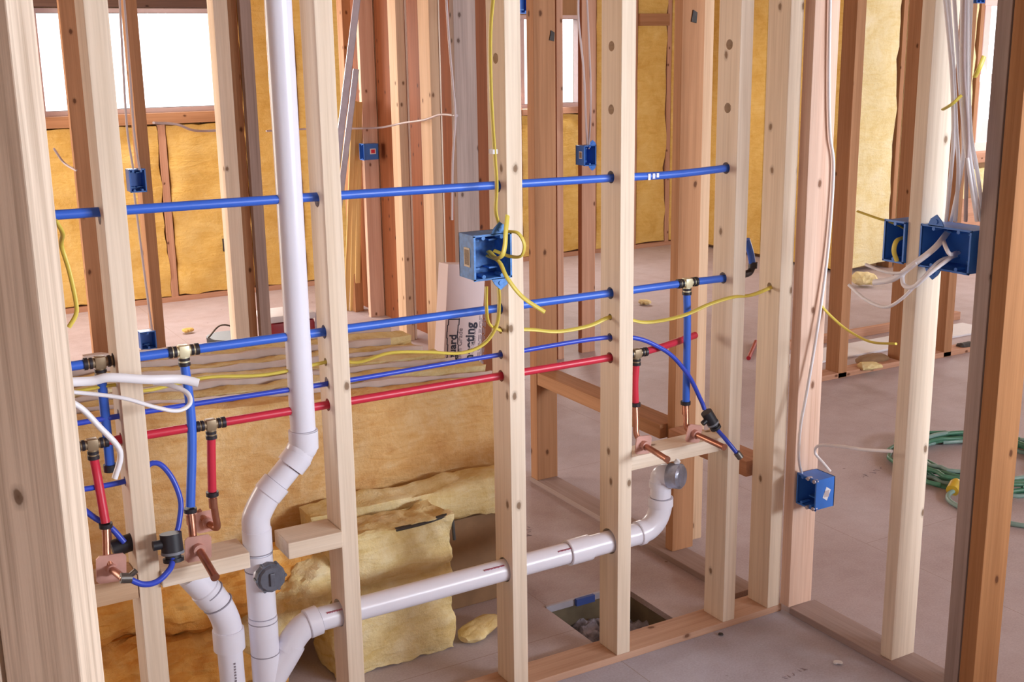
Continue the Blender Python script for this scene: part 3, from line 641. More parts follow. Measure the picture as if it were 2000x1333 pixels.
# end pieces visible past the knotty stud
o = MB().tube([PY(1458, 468, 2.70), PY(1466, 495, 2.70), PY(1470, 520, 2.70)], .0105, 14).build('water_pipe', M['bluepex'], smooth=True)
t_ = MB().tube([PY(1470, 520, 2.70), PY(1464, 532, 2.70), PY(1452, 537, 2.69)], .0105, 14).cyl(PY(1471, 512, 2.70), PY(1470, 524, 2.70), .0135); t_.build('elbow', M['crimp'], o, smooth=True)
tag(o, 'short blue pipe stub hanging just right of the knotty stud', 'pipe')

# ------------------------------------------------------------------ drain and vent pipes
R2 = .0300
dr = empty('drain_pipe', (.79, YP, 0), 'white vent and drain pipe assembly, tall pipe with a long sloping branch to the right', 'pipe')
def pvc(name, pts, r, parent=dr, sub=8, mat=None, smooth=True):
    return MB().tube(pts, r, 32, sub, 1., smooth).build(name, mat or M['pvc'], parent, smooth=True)
def band(pts, r, parent=dr): # socket collar with a cement ring
    p, q = map(Vector, pts); d = (q - p).normalized()
    b = MB().cyl(p, q, r).cyl(p - d * .0015, p, r * .97).build('coupling', M['pvc'], parent, smooth=True)
    for e in (p - d * .001, q + d * .001): MB().cyl(e - d * .0016, e + d * .0016, R2 * 1.015).build('cement_ring', M['cement'], b, smooth=True)
    return b
vx = .9185
pvc('vent_pipe', [(vx, YP, .82), (vx, YP, CZ)], R2)
band([(vx, YP, .845), (vx - .001, YP, .80)], R2 * 1.18)
c1, c2, c3, c4 = PY(584, 889, YP), PY(567, 911, YP), PY(540, 944, YP), PY(522, 966, YP)
pvc('elbow', [(vx, YP, .83), (vx - .001, YP, .805), (vx - .010, YP, c1.z + .012), c1, c1.lerp(c2, .4)], R2 * 1.12)
band([c1, c2], R2 * 1.19)
pvc('offset_pipe', [c1, c4], R2)
band([c3, c4], R2 * 1.19)
pvc('elbow', [c4.lerp(c3, .3), c4, (c4.x - .022, YP, c4.z - .034), (.789, YP, .645), (.789, YP, .61)], R2 * 1.12)
band([(.789, YP, .622), (.789, YP, .566)], R2 * 1.17)
for zz in (.566, .52, .385, .30):
    MB().cyl((.789, YP, zz - .0014), (.789, YP, zz + .0014), R2 * 1.175).build('cement_ring', M['cement'], dr, smooth=True)
pvc('stack_pipe', [(.789, YP, .60), (.789, YP, -.1)], R2)
band([(.789, YP, .475), (.789, YP, .415)], R2 * 1.12)
band([(.789, YP, .395), (.789, YP, .350)], R2 * 1.17)
# cleanout: tee body with a faceted cap facing the room
cc = PY(524, 1128, YP - .045)
pvc('cleanout_tee', [(.789, YP, .56), (.789, YP, .40)], R2 * 1.14)
MB().cyl((cc.x - .003, YP, cc.z), (cc.x, YP - .040, cc.z), R2 * 1.0).build('cleanout_neck', M['pvc'], dr, smooth=True)
mb = MB()
def capshape(c, r, ax=Vector((0, -1, 0)), L=.024):
    t = MB(); t.cyl(c, c + ax * L * .7, r, seg=12); t.cyl(c + ax * L * .7, c + ax * L, r * .92, r * .80, seg=12)
    for k in range(6):
        a = math.pi / 3 * k; s_ = Vector((math.cos(a), 0, math.sin(a)))
        if abs(ax.x) > .01: s_ = (s_ - ax * s_.dot(ax)).normalized()
        t.cyl(c + s_ * r * .97, c + s_ * r * .97 + ax * L * .75, .004, seg=8)
    return t
t = capshape(Vector((cc.x + .004, YP - .038, cc.z)), R2 * 1.2)
t.box((cc.x - .002, YP - .068, cc.z - .016), (cc.x + .010, YP - .060, cc.z + .016), .002)
t.build('cleanout_cap', M['cap'], dr, smooth=False, label='dark grey faceted cleanout cap')
# wye
pvc('wye_fitting', [(.789, YP, .36), (.789, YP, .18)], R2 * 1.16)
pvc('wye_branch', [(.793, YP, .215), (.845, YP, .285), (.858, YP, .305)], R2 * 1.14)
band([(.790, YP, .20), (.790, YP, .160)], R2 * 1.28)
pvc('branch_elbow', [(.843, YP, .290), (.868, YP, .322), (.893, YP, .342), (.925, YP, .349)], R2 * 1.10)
band([(.900, YP, .345), (.930, YP, .3495)], R2 * 1.24)
b = pvc('branch_pipe', [(.92, YP, .3495), (1.73, YP, .3565)], R2, smooth=False)
mbt = MB()
for k in range(16): mbt.box((.945 + k * .0032, YP - .0232, .3700 + (k % 2) * .001), (.9465 + k * .0032, YP - .0200, .3740))
for k in range(46): mbt.box((1.56 + k * .0034 - (.17 if k < 18 else 0), YP - .0232, .3760 + (k % 3) * .0006), (1.5618 + k * .0034 - (.17 if k < 18 else 0), YP - .0195, .3795))
mbt.build('printed_line', M['print'], b, label='faded red print')
band([(1.665, YP, .356), (1.735, YP, .3568)], R2 * 1.22)
pvc('branch_pipe', [(1.73, YP, .357), (1.918, YP, .3595)], R2 * 1.05, smooth=False)
band([(1.905, YP, .360), (1.921, YP, .361)], R2 * 1.2)
pvc('sweep_elbow', [(1.915, YP, .360), (1.945, YP, .368), (1.972, YP, .392), (1.985, YP, .425), (1.986, YP, .452)], R2 * 1.1)
band([(1.985, YP, .43), (1.985, YP, .455)], R2 * 1.22)
pvc('trap_riser', [(1.985, YP, .45), (1.985, YP, .515)], R2 * 1.0, smooth=False)
band([(1.985, YP, .487), (1.985, YP, .505)], R2 * 1.14)
p0 = Vector((1.985, YP, .525)); ax = Vector((.45, -.88, .08)).normalized()
pvc('trap_arm', [(1.985, YP, .50), (1.987, YP - .004, .522), p0 + ax * .030, p0 + ax * .05], R2 * 1.06)
t = MB(); c0 = p0 + ax * .028
t.cyl(c0, c0 + ax * .034, R2 * 1.22); t.cyl(c0 + ax * .034, c0 + ax * .040, R2 * 1.18, R2 * 1.0)
cp = t.build('test_cap', M['foil'], dr, smooth=True, label='shiny taped end cap')
MB().cyl(c0 + Vector((.012, -.01, .037)), c0 + Vector((.018, -.016, .047)), .008).build('cap_lug', M['stickerwhite'], cp, smooth=True)
# second drain on the left
d2 = empty('drain_pipe', (.705, YP, 0), 'short white drain pipe with a bent top, left of the tall vent pipe', 'pipe')
pvc('bent_fitting', [PY(372, 1122, YP), PY(398, 1150, YP), PY(425, 1180, YP), (.700, YP, .405), (.703, YP, .36)], R2 * 1.12, d2)
a_, b_ = PY(400, 1152, YP), PY(422, 1178, YP)
band([a_, a_.lerp(b_, .7)], R2 * 1.2, d2); band([(.703, YP, .385), (.703, YP, .335)], R2 * 1.25, d2)
for (u, v), (u2, v2) in (((408, 1158), (412, 1163)), ((425, 1179), (428, 1184))):
    g0, g1 = PY(u, v, YP), PY(u2, v2, YP); dd = (g1 - g0).normalized()
    MB().cyl(g0 - dd * .0014, g0 + dd * .0014, R2 * 1.225).build('cement_ring', M['cement'], d2, smooth=True)
b2 = pvc('drain_tube', [(.703, YP, .36), (.708, YP, -.1)], R2, d2, smooth=False)
mbt = MB()
for k in range(14): mbt.box((.7015 + (k % 2) * .0005, YP - .0312, .305 - k * .0075), (.7060, YP - .0292, .3095 - k * .0075))
mbt.build('printed_line', M['printgrey'], b2)

# ------------------------------------------------------------------ electrical boxes
def ebox(name, o, w, h, dp, label, nx=(1, 0, 0), out=(0, -1, 0), mat='bluebox', gang=2, ears=True, sticker=None, group='blue electrical boxes', tilt=0.):
    """open box: o = lower corner of the opening, nx = direction of width, out = facing"""
    nx = Vector(nx); out = Vector(out); up = Vector((0, 0, 1)); o = Vector(o)
    B = Matrix((( nx.x, -out.x, 0, 0), (nx.y, -out.y, 0, 0), (0, 0, 1, 0), (0, 0, 0, 1)))
    T = Matrix.Translation(o) @ Matrix.Rotation(tilt, 4, 'Y') @ B
    t = .003; root = empty(name, o, label, 'electrical box', group); mb = MB()
    mb.box((0, dp - t, 0), (w, dp, h), 0, T)
    for a, b in (((0, 0, 0), (t, dp, h)), ((w - t, 0, 0), (w, dp, h)), ((t, 0, 0), (w - t, dp, t)), ((t, 0, h - t), (w - t, dp, h))): mb.box(a, b, 0, T)
    # rim, screw bosses and inner clamp tongues
    for a, b in (((-.002, -.002, -.002), (w + .002, .002, t)), ((-.002, -.002, h - t), (w + .002, .002, h + .002)), ((-.002, -.002, 0), (t, .002, h)), ((w - t, -.002, 0), (w + .002, .002, h))): mb.box(a, b, 0, T)
    mb.build('box_body', M[mat], root)
    bs = MB()
    for g in range(gang):
        cx = w * (g + .5) / gang
        for zz in (.007, h - .007):
            bs.cyl(T @ Vector((cx, -.001, zz)), T @ Vector((cx, .03, zz)), .005, seg=14)
    bs.build('screw_boss', M[mat], root, smooth=True)
    cl = MB()
    for g in range(gang):
        cx = w * (g + .5) / gang
        for zz, s_ in ((h * .82, -1), (h * .18, 1)):
            cl.box(T @ Vector((0, 0, 0)), T @ Vector((0, 0, 0)) + Vector((1e-5, 1e-5, 1e-5)))
            cl.box((cx - .012, dp * .55, zz - .002), (cx + .012, dp - t, zz + .002), 0, T @ Matrix.Translation((0, 0, 0)))
    cl.build('cable_clamp', M['navybox'], root)
    if ears:
        for s_ in (1, -1):
            e = MB(); zz = h if s_ > 0 else 0; cx = w * .70
            poly = [(cx - .026, 0), (cx + .026, 0), (cx + .018, .018), (cx, .030), (cx - .016, .016)]
            poly = [(x, zz + s_ * z) for x, z in poly]
            e.prism(poly if s_ > 0 else poly[::-1], .003, T @ Matrix.Translation((0, -.002, 0)))
            e.cyl(T @ Vector((cx, -.0045, zz + s_ * .012)), T @ Vector((cx, .002, zz + s_ * .012)), .006, seg=14)
            e.build('mounting_ear', M[mat], root, smooth=False)
    if sticker:
        (sx0, sy0, sz0), (sx1, sy1, sz1), prn = sticker
        s1 = MB().box((sx0, sy0, sz0), (sx1, sy1, sz1), 0, T).build('label', M['stickerwhite'] if prn == 'w' else M['sticker'], root)
        ex = .004 if sx1 - sx0 > .004 else 0; ey = .004 if sy1 - sy0 > .004 else 0
        MB().box((sx0 + ex - .0003, sy0 + ey - .0003, sz0 + .005), (sx1 - ex + .0003, sy1 - ey + .0003, sz1 - .005), 0, T).build('label_print', M['stickergrey'], s1.parent)
    return root
# double box on the stud with the yellow cable
b7 = ebox('electrical_box', (1.357, 2.538, 1.170), .103, .110, .080, 'open double blue box fixed to the third pale stud, yellow cables curling out of it', mat='navybox', sticker=((-.0012, .022, .030), (.0, .052, .078), 'c'))
# group of boxes on the right-hand wall
ebox('electrical_box', (2.440, 1.962, 1.160), .155, .108, .095, 'open double blue box with white cables spilling out, right of the wide-faced stud', (0, 1, 0), (-1, 0, 0), ears=True)
ebox('electrical_box', (2.440, 2.171, 1.158), .068, .108, .085, 'single blue box left of the wide-faced stud, a yellow cable inside', (0, 1, 0), (-1, 0, 0), gang=1, ears=False)
ebox('electrical_box', (2.437, 2.440, .372), .078, .094, .075, 'low blue box at the foot of the corner stud, white diamond label on its side', (0, 1, 0), (-1, 0, 0), gang=2, ears=False)
dl = MB(); c0 = Vector((2.480, 2.4392, .417))
dl.prism([(-.016, -.010), (.002, -.022), (.016, .010), (-.002, .022)], .0015, Matrix.Translation(c0) @ Matrix.Rotation(-.0, 4, 'Y'))
low_box = [o for o in COL.objects if o.name.startswith('electrical_box')][-1]
dlo = dl.build('label', M['stickerwhite'], low_box)
MB().box(c0 + Vector((-.009, -.0006, -.010)), c0 + Vector((.009, .0, .010)), 0, None).build('label_print', M['greycab'], low_box)
nl = MB()
for y, z in ((2.445, .462), (2.470, .464), (2.445, .376), (2.470, .373)): nl.cyl((2.430, y, z), (2.445, y, z), .006, seg=10)
nl.build('nail_lug', M['metal'], low_box, smooth=True)
# far boxes
a = PY(258, 377, 5.1); b = PY(285, 331, 5.1)
ebox('electrical_box', (a.x, 5.12, a.z), b.x - a.x, b.z - a.z, .07, 'small dark double box below the large window, upper one on the thin brown stud', ears=False, mat='bluebox')
a = PY(277, 684, 5.1); b = PY(303, 647, 5.1)
ebox('electrical_box', (a.x, 5.1, a.z), b.x - a.x, b.z - a.z, .06, 'small blue box with a metallic rim low on the thin brown stud', gang=1, ears=False)
a = PY(709, 313, 7.1); b = PY(737, 284, 7.1)
ebox('electrical_box', (3.015, 7.09, a.z), .07, .10, .10, 'small blue box with a pink square label, on the pinkish stud', (0, 1, 0), (-1, 0, 0), gang=1, ears=False)
kb = [o for o in COL.objects if o.name.startswith('electrical_box')][-1]
MB().box((3.055, 7.0885, a.z + .035), (3.095, 7.09, a.z + .070)).build('label', M['stickerwhite'], kb)
MB().box((3.062, 7.0875, a.z + .041), (3.088, 7.0885, a.z + .064)).build('label_print', M['redpex'], kb)
a = PY(1141, 324, 5.45); b = PY(1165, 284, 5.45)
ebox('electrical_box', (a.x, 5.45, a.z), .075, b.z - a.z, .085, 'small open blue box with grey cables, left of the drilled stud at mid height', gang=1, sticker=((-.0012, .02, .035), (.0, .05, .075), 'w'))
a = PY(1013, 26, 4.9)
ebox('electrical_box', (a.x, 4.9, a.z), .075, .10, .07, 'small blue box at the very top, beside the broad brown post', gang=1, ears=False)
a = PY(1901, 6, 4.35)
ebox('electrical_box', (a.x, 4.33, a.z), .06, .09, .07, 'sliver of a blue box at the top, above the hanging white cables', gang=1, ears=False)
tag(MB().box(PY(437, 492, 8.45), PY(446, 466, 8.45) + Vector((0, .05, 0)), .003).build('outlet_box', M['black'], origin=PY(437, 492, 8.45)), 'tiny dark green box in the far insulation, left of the pale two-tone stud', 'electrical box')

# ------------------------------------------------------------------ cables
def cable(pts, r, mat, label, name='cable', flat=.6, group=None, sub=8):
    o = MB().tube(pts, r, 12, sub, flat).build(name, mat, smooth=True, origin=Vector(pts[0]))
    return tag(o, label, 'cable', group)
Yc = M['yellow']; Wc = M['white']; Gc = M['greycab']
YF = 2.545
cable([PY(146, 765, YP), PY(230, 752, YP), (.56, YP, 1.0), PY(400, 738, YP), PY(520, 732, YP), (1.0, YP, 1.004), PY(700, 708, YP - .03), PY(760, 690, 2.55), PY(830, 688, 2.54), PY(900, 690, 2.53), PY(945, 672, 2.53), PY(970, 635, 2.53), PY(975, 590, 2.53), PY(973, 555, 2.55)], .0068, Yc, 'yellow cable running from the left through the second stud and up under the double box', 'yellow_cable')
cable([PY(950, 560, 2.535), PY(950, 600, 2.525), PY(955, 632, 2.53), PY(975, 645, 2.56), (1.47, YP, 1.02), (1.55, YP, 1.010), PY(1090, 648, YP), PY(1150, 637, YP), (1.82, YP, 1.012), PY(1260, 630, YP), PY(1330, 618, 2.57), PY(1385, 595, 2.552), PY(1430, 581, 2.552), PY(1470, 576, 2.57), (2.40, YP, 1.035)], .0062, Yc, 'yellow cable looping below the double box and running right to the last stud', 'yellow_cable')
cable([PY(967, -40, 2.54), PY(958, 60, 2.54), PY(959, 180, 2.54), PY(966, 300, 2.54), PY(970, 360, 2.53), PY(968, 410, 2.53), PY(975, 440, 2.55)], .0065, Yc, 'yellow cable hanging from above down the third pale stud', 'yellow_cable')
cable([PY(955, 492, 2.57), PY(968, 504, 2.53), PY(980, 500, 2.50), PY(986, 480, 2.50), PY(988, 450, 2.51), PY(991, 422, 2.53)], .0075, Yc, 'thick yellow cable end standing up in front of the double box', 'yellow_cable')
cable([PY(991, 452, 2.53), PY(1012, 456, 2.50), PY(1024, 478, 2.49), PY(1018, 500, 2.50), PY(996, 501, 2.53), PY(965, 490, 2.565)], .0062, Yc, 'yellow cable loop bulging right of the double box', 'yellow_cable')
cable([PY(952, 500, 2.57), PY(975, 512, 2.52), PY(990, 542, 2.48), PY(1020, 580, 2.46), PY(1064, 610, 2.44)], .0058, Yc, 'yellow cable end sticking out to the lower right of the double box', 'yellow_cable')
cable([PX(1594, 585, 2.50), PX(1620, 615, 2.52), PX(1655, 645, 2.53), PX(1700, 668, 2.53), PX(1750, 672, 2.54)], .006, Yc, 'yellow cable sagging from the corner stud to the wide-faced stud', 'yellow_cable')
cable([PX(1675, 413, 2.44), PX(1712, 426, 2.44), PX(1745, 436, 2.46), PX(1765, 446, 2.50)], .005, Yc, 'yellow cable end poking left out of the single blue box', 'yellow_cable')
cable([PX(1770, 463, 2.49), PX(1752, 470, 2.44), PX(1746, 490, 2.43), PX(1752, 510, 2.44)], .007, Yc, 'thick yellow cable curled inside the single blue box', 'yellow_cable')
cable([PY(108, 430, 1.40), PY(122, 456, 1.42), PY(120, 480, 1.45), PY(135, 530, 1.45), PY(148, 590, 1.45), PY(148, 615, 1.45), PY(134, 640, 1.45)], .0027, Yc, 'yellow cable hanging beside the closest stud in front of the far insulation', 'yellow_cable')
# white cables at the left
cable([PY(100, 748, 2.46), PY(175, 745, 2.46), PY(215, 738, 2.45), PY(290, 742, 2.44), PY(350, 741, 2.44), PY(388, 749, 2.43)], .0075, Wc, 'upper white cable end pointing right across the first pale stud', 'white_cable', 1.3)
cable([PY(100, 765, 2.47), PY(160, 768, 2.47), PY(240, 778, 2.45), PY(300, 795, 2.44), PY(345, 803, 2.44), PY(370, 790, 2.45), PY(365, 768, 2.47), PY(330, 752, 2.50), PY(300, 748, 2.52)], .0055, Wc, 'white cable bent back into a hairpin in front of the first pale stud', 'white_cable', .8)
cable([PY(110, 775, 2.44), PY(155, 795, 2.44), PY(195, 835, 2.44), PY(228, 870, 2.44), PY(235, 895, 2.44), PY(224, 935, 2.44)], .0078, Wc, 'white cable curving down over the blue riser at the left', 'white_cable', .8)
# long white cable down the corner stud
cable([PY(1622, -40, 2.517), PY(1619, 150, 2.517), PY(1621, 260, 2.517), PY(1628, 330, 2.517), PY(1618, 480, 2.515), PY(1600, 620, 2.51), PY(1577, 760, 2.50), PY(1564, 830, 2.49), PY(1560, 890, 2.46), PX(1566, 925, 2.448), PX(1580, 938, 2.46)], .0050, Wc, 'long thin white cable running down the corner stud to the low blue box', 'white_cable', .8)
cable([PX(1622, 922, 2.47), PX(1608, 905, 2.46), PX(1592, 885, 2.45), PX(1600, 871, 2.43), PX(1640, 872, 2.42), PX(1690, 879, 2.41), PX(1742, 882, 2.40)], .0048, Wc, 'white cable end reaching right from the low blue box', 'white_cable', .8)
# bundle hanging to the boxes at the right
GBn = 'white cables hanging down to the right-hand boxes'
top = [(1842, 1858, 1862, 1858, 1848), (1850, 1862, 1868, 1872, 1866), (1862, 1872, 1882, 1878, 1858), (1880, 1878, 1884, 1892, 1908), (1890, 1889, 1890, 1898, 1915), (1898, 1892, 1896, 1908, 1922), (1884, 1882, 1890, 1888, 1886)]
labs = ['leftmost white cable of the hanging bundle, close along the wide-faced stud', 'second cable of the hanging bundle, from the wide-faced stud', 'white cable that crosses the middle of the hanging bundle', 'white cable in the centre of the bundle spreading right at the bottom', 'thick white cable in the right half of the hanging bundle', 'rightmost white cable of the hanging bundle, nearest the grey stud', 'white cable at the back of the bundle, ending between the boxes']
for i, xs in enumerate(top):
    yy = (-30, 130, 260, 330, 432); dx = 2.40 + (i % 3) * .014
    cable([PX(x, y, dx + (.05 if j == 4 else 0)) for j, (x, y) in enumerate(zip(xs, yy))], .0052, Wc if i != 6 else Gc, labs[i], 'white_cable', .8, GBn)
for k, (pa, pb, lab) in enumerate((((1842, 214), (1878, 186), 'yellow tie holding the cable bundle to the wide-faced stud'), ((1904, 150), (1922, 110), 'small yellow tie high beside the window at the right edge'))):
    tag(MB().tube([PX(pa[0], pa[1], 2.385), PX((pa[0] + pb[0]) / 2, (pa[1] + pb[1]) / 2 + 3, 2.375), PX(pb[0], pb[1], 2.385)], .006, 10, 6, .5).build('cable_tie', M['yellow'], smooth=True), lab, 'cable tie')
# white cables spilling from the open double box
GS = 'white cables spilling from the open box'
cable([PX(1850, 455, 2.50), PX(1825, 485, 2.42), PX(1780, 520, 2.38), PX(1745, 545, 2.37), PX(1707, 552, 2.37)], .0085, Wc, 'thick white cable end pointing left out of the open double box', 'white_cable', .8, GS)
cable([PX(1790, 515, 2.375), PX(1760, 533, 2.365), PX(1725, 530, 2.37), PX(1691, 517, 2.37)], .0045, Wc, 'thin white cable end just above the thick one', 'white_cable', .9, GS)
cable([PX(1872, 494, 2.50), PX(1848, 510, 2.42), PX(1815, 535, 2.37), PX(1785, 560, 2.36), PX(1766, 558, 2.365), PX(1763, 540, 2.375), PX(1772, 525, 2.385)], .006, Wc, 'white cable with a tight hook below the boxes', 'white_cable', .8, GS)
cable([PX(1868, 500, 2.50), PX(1835, 510, 2.44), PX(1800, 545, 2.39), PX(1760, 585, 2.37), PX(1728, 600, 2.37), PX(1690, 585, 2.38), PX(1658, 557, 2.40)], .0045, Wc, 'thin white cable making a wide drooping curve to the left', 'white_cable', .9, GS)
cable([PX(1842, 468, 2.47), PX(1848, 485, 2.42), PX(1856, 497, 2.42), PX(1868, 494, 2.48)], .0055, Wc, 'short white cable piece standing inside the open double box', 'white_cable', .8, GS)
# thin grey cables behind
GG = 'thin grey cables in the far rooms'
cable([PY(232, -30, 5.08), PY(240, 120, 5.08), PY(248, 250, 5.08), PY(260, 330, 5.08)], .006, Gc, 'thin grey cable hanging left of the thin brown stud, over the window', 'grey_cable', .8, GG)
cable([PY(240, -30, 5.09), PY(252, 120, 5.09), PY(260, 235, 5.09), PY(266, 290, 5.09), PY(273, 332, 5.1)], .006, Gc, 'thin grey cable ending in the upper dark box', 'grey_cable', .8, GG)
cable([PY(262, 378, 5.08), PY(275, 480, 5.08), PY(288, 580, 5.08), PY(297, 645, 5.09)], .006, Gc, 'thin grey cable between the upper and the lower box', 'grey_cable', .8, GG)
cable([PY(300, 240, 5.3), PY(345, 243, 5.4), PY(380, 255, 5.5), PY(432, 255, 5.6)], .007, Gc, 'grey cable sagging below the large window', 'grey_cable', .8, GG)
cable([PY(105, 290, 5.3), PY(125, 318, 5.3), PY(150, 334, 5.2)], .006, Gc, 'grey cable curl at the left below the large window', 'grey_cable', .8, GG)
cable([PY(520, 256, 6.6), PY(600, 252, 6.6), PY(700, 251, 6.4), PY(745, 249, 6.4), PY(790, 240, 6.2), PY(830, 234, 5.6), PY(860, 224, 5.2), PY(892, 226, 4.7)], .007, Gc, 'grey cable crossing level in front of the row of brown studs', 'grey_cable', .8, GG)
cable([PY(870, -30, 4.7), PY(877, 80, 4.7), PY(885, 170, 4.7), PY(889, 230, 4.7), PY(884, 320, 4.7), PY(883, 430, 4.7)], .006, Gc, 'grey cable hanging down left of the lavender grey stud', 'grey_cable', .8, GG)
cable([PY(1130, -30, 5.3), PY(1130, 40, 5.3), PY(1140, 140, 5.3), PY(1144, 230, 5.35), PY(1147, 285, 5.47)], .007, Gc, 'grey cable hanging to the small open box left of the drilled stud', 'grey_cable', .8, GG)
cable([PY(1145, -30, 5.3), PY(1152, 120, 5.3), PY(1154, 200, 5.3), PY(1150, 290, 5.47)], .006, Gc, 'second grey cable beside it, nearer the drilled stud', 'grey_cable', .8, GG)
st = MB().box(PY(963, 293, 2.535), PY(972, 300, 2.535) + Vector((0, .02, 0)), .001).build('cable_staple', M['stickerwhite']); tag(st, 'small white staple holding the yellow cable to the third pale stud', 'staple')

# ------------------------------------------------------------------ white carton with print
ct = empty('carton', (2.155, 4.40, 0), 'tall white carton of plastic sheeting leaning behind the pile, with big dark sideways lettering', 'carton')
ct.rotation_euler = (math.radians(-3), math.radians(6.5), 0)
MB().box((0, 0, 0), (.182, .09, .85), .003).build('carton_body', M['carton'], ct)
ct_body = ct.children[0]
def text(s_, x, z, size, mat, bold=0., parent=ct, name='lettering', squeeze=1.):
    c = bpy.data.curves.new('txt', 'FONT'); c.body = s_; c.size = size; c.extrude = .0006; c.offset = bold
    o = bpy.data.objects.new('txt', c); COL.objects.link(o); bpy.context.view_layer.update()
    me = bpy.data.meshes.new_from_object(o.evaluated_get(bpy.context.evaluated_depsgraph_get())); bpy.data.objects.remove(o, do_unlink=True)
    me.transform(Matrix.Scale(squeeze, 4, (1, 0, 0)))
    me.transform(Matrix.Translation((x, -.0012, z)) @ Matrix.Rotation(math.radians(90), 4, 'X') @ Matrix.Rotation(math.radians(90), 4, 'Z'))
    m = bpy.data.objects.new(name, me); COL.objects.link(m); me.materials.clear(); me.materials.append(mat); m.parent = parent; return m
for o_ in list(ct.children): o_.location = (0, 0, 0); 
ct_body.data.transform(Matrix.Translation(Vector(ct['_o'])))
text('Plastic Sheeting', .142, .245, .060, M['ink'], .0016, squeeze=.95)
text('Construction Grade', .085, .32, .031, M['inkgrey'])
text('guard', .056, .44, .048, M['ink'], .0012)
text('heavy duty', .150, .50, .018, M['inkgrey']); 
fl = MB()
for k in range(7):
    z = .42 + k * .028; w = .004 * math.sin(k * 1.1)
    fl.box((.012 + w, -.0013, z), (.016 + w, .0, z + .030)); fl.box((.063 + w, -.0013, z), (.067 + w, .0, z + .030))
fl.box((.012, -.0013, .418), (.067, 0, .422)); fl.box((.014, -.0013, .612), (.069, 0, .616))
o_ = fl.build('lettering', M['ink']); o_.parent = ct
fl = MB()
random.seed(3)
for r_ in range(5):
    z = .28
    while z < .62:
        L_ = random.uniform(.01, .03); fl.box((.165 + r_ * .007, -.0012, z), (.168 + r_ * .007, 0, z + L_)); z += L_ + .006
o_ = fl.build('small_print', M['inkgrey']); o_.parent = ct

# ------------------------------------------------------------------ leaning pieces
def lean(name, p, q, w, th, mat, label, cat, yrot=0.):
    p = Vector(p); q = Vector(q); d = q - p; L_ = d.length
    mb = MB().box((-w / 2, -th / 2, 0), (w / 2, th / 2, L_), .002)
    o = mb.build(name, mat); z = d.normalized(); x = Vector((1, yrot, 0)); x = (x - z * x.dot(z)).normalized(); y = z.cross(x)
    o.matrix_world = Matrix(((x.x, y.x, z.x, p.x), (x.y, y.y, z.y, p.y), (x.z, y.z, z.z, p.z), (0, 0, 0, 1)))
    return tag(o, label, cat)
def channel(name, p, q, w, mat, label):
    p = Vector(p); q = Vector(q); d = q - p; mb = MB()
    mb.box((-w / 2, 0, 0), (w / 2, .002, d.length)).box((-w / 2, 0, 0), (-w / 2 + .002, .03, d.length)).box((w / 2 - .002, 0, 0), (w / 2, .03, d.length))
    o = mb.build(name, mat); z = d.normalized(); x = Vector((1, -.3, 0)); x = (x - z * x.dot(z)).normalized(); y = z.cross(x)
    o.matrix_world = Matrix(((x.x, y.x, z.x, p.x), (x.y, y.y, z.y, p.y), (x.z, y.z, z.z, p.z), (0, 0, 0, 1)))
    return tag(o, label, 'metal strip', 'leaning metal strips')
def down_to_floor(p, q):   # extend p->q to the floor
    d = q - p; t = -p.z / d.z; return p + d * t
a, b = PY(697, 5, 6.2), PY(661, 300, 6.2); channel('metal_strip', down_to_floor(a, b), a + (a - b) * .4, .036, M['metal'], 'long shiny metal strip leaning from the top, behind the second pale stud')
a, b = PY(696, 135, 6.0), PY(672, 330, 6.0); channel('metal_strip', down_to_floor(a, b), a, .030, M['metal'], 'shorter shiny metal strip leaning below the long one')
for k, (u, v, lab) in enumerate(((684, 676, 'left strip of lath leaning by the brown stud, yellow light in its colour'), (692, 688, 'middle strip of lath leaning by the brown stud, yellow light in its colour'), (700, 698, 'right strip of lath leaning by the brown stud, yellow light in its colour'))):
    q = PY(u, 400, 7.3); p = PZ(v, 607, 0); lean('wood_lath', p, q + (q - p) * .9, .035, .012, M['lath'], lab, 'lath')
o = stick('wall_stud', PY(700, 600, 7.35).x, PY(716, 600, 7.35).x, 7.40, 7.49, 0, CZ, M['firz'], 'brown stud just left of the pinkish stud, crossed by the leaning lath', 'stud', GH)

# ------------------------------------------------------------------ things on the floor
bx = empty('cooler', PZ(575, 672, 0) + Vector((0, -1.0, 0)), 'red box-shaped cooler standing on the floor behind the vent pipe', 'cooler')
c0 = PY(575, 672, 5.9); c0.z = 0
bx.location = c0; bx['_o'] = tuple(c0)
w_ = .13; h1 = PY(575, 628, 5.9).z
MB().box(c0 + Vector((-.125, 0, 0)), c0 + Vector((.125, .22, h1)), .02).build('cooler_body', M['red'], bx, smooth=True)
MB().box(c0 + Vector((-.13, -.004, h1 + .001)), c0 + Vector((.13, .224, h1 + .04)), .015).build('lid', M['stickerwhite'], bx, smooth=True)
MB().box(c0 + Vector((-.10, -.006, h1 - .10)), c0 + Vector((.06, .0, h1 - .07)), .002).build('handle', M['black'], bx)
c0 = PY(449, 697, 5.6); c0.z = 0
z_t = PY(449, 655, 5.6).z
sp = empty('paint_bucket', c0, 'small dark bucket standing left of the pale two-tone stud', 'bucket')
MB().cyl(c0, c0 + Vector((0, 0, z_t)), .085, .105).build('bucket_body', M['black'], sp, smooth=True)
MB().tube([c0 + Vector((-.10, 0, z_t)), c0 + Vector((-.03, -.02, z_t + .06)), c0 + Vector((.10, 0, z_t))], .004, 8).build('handle', M['nail'], sp, smooth=True)
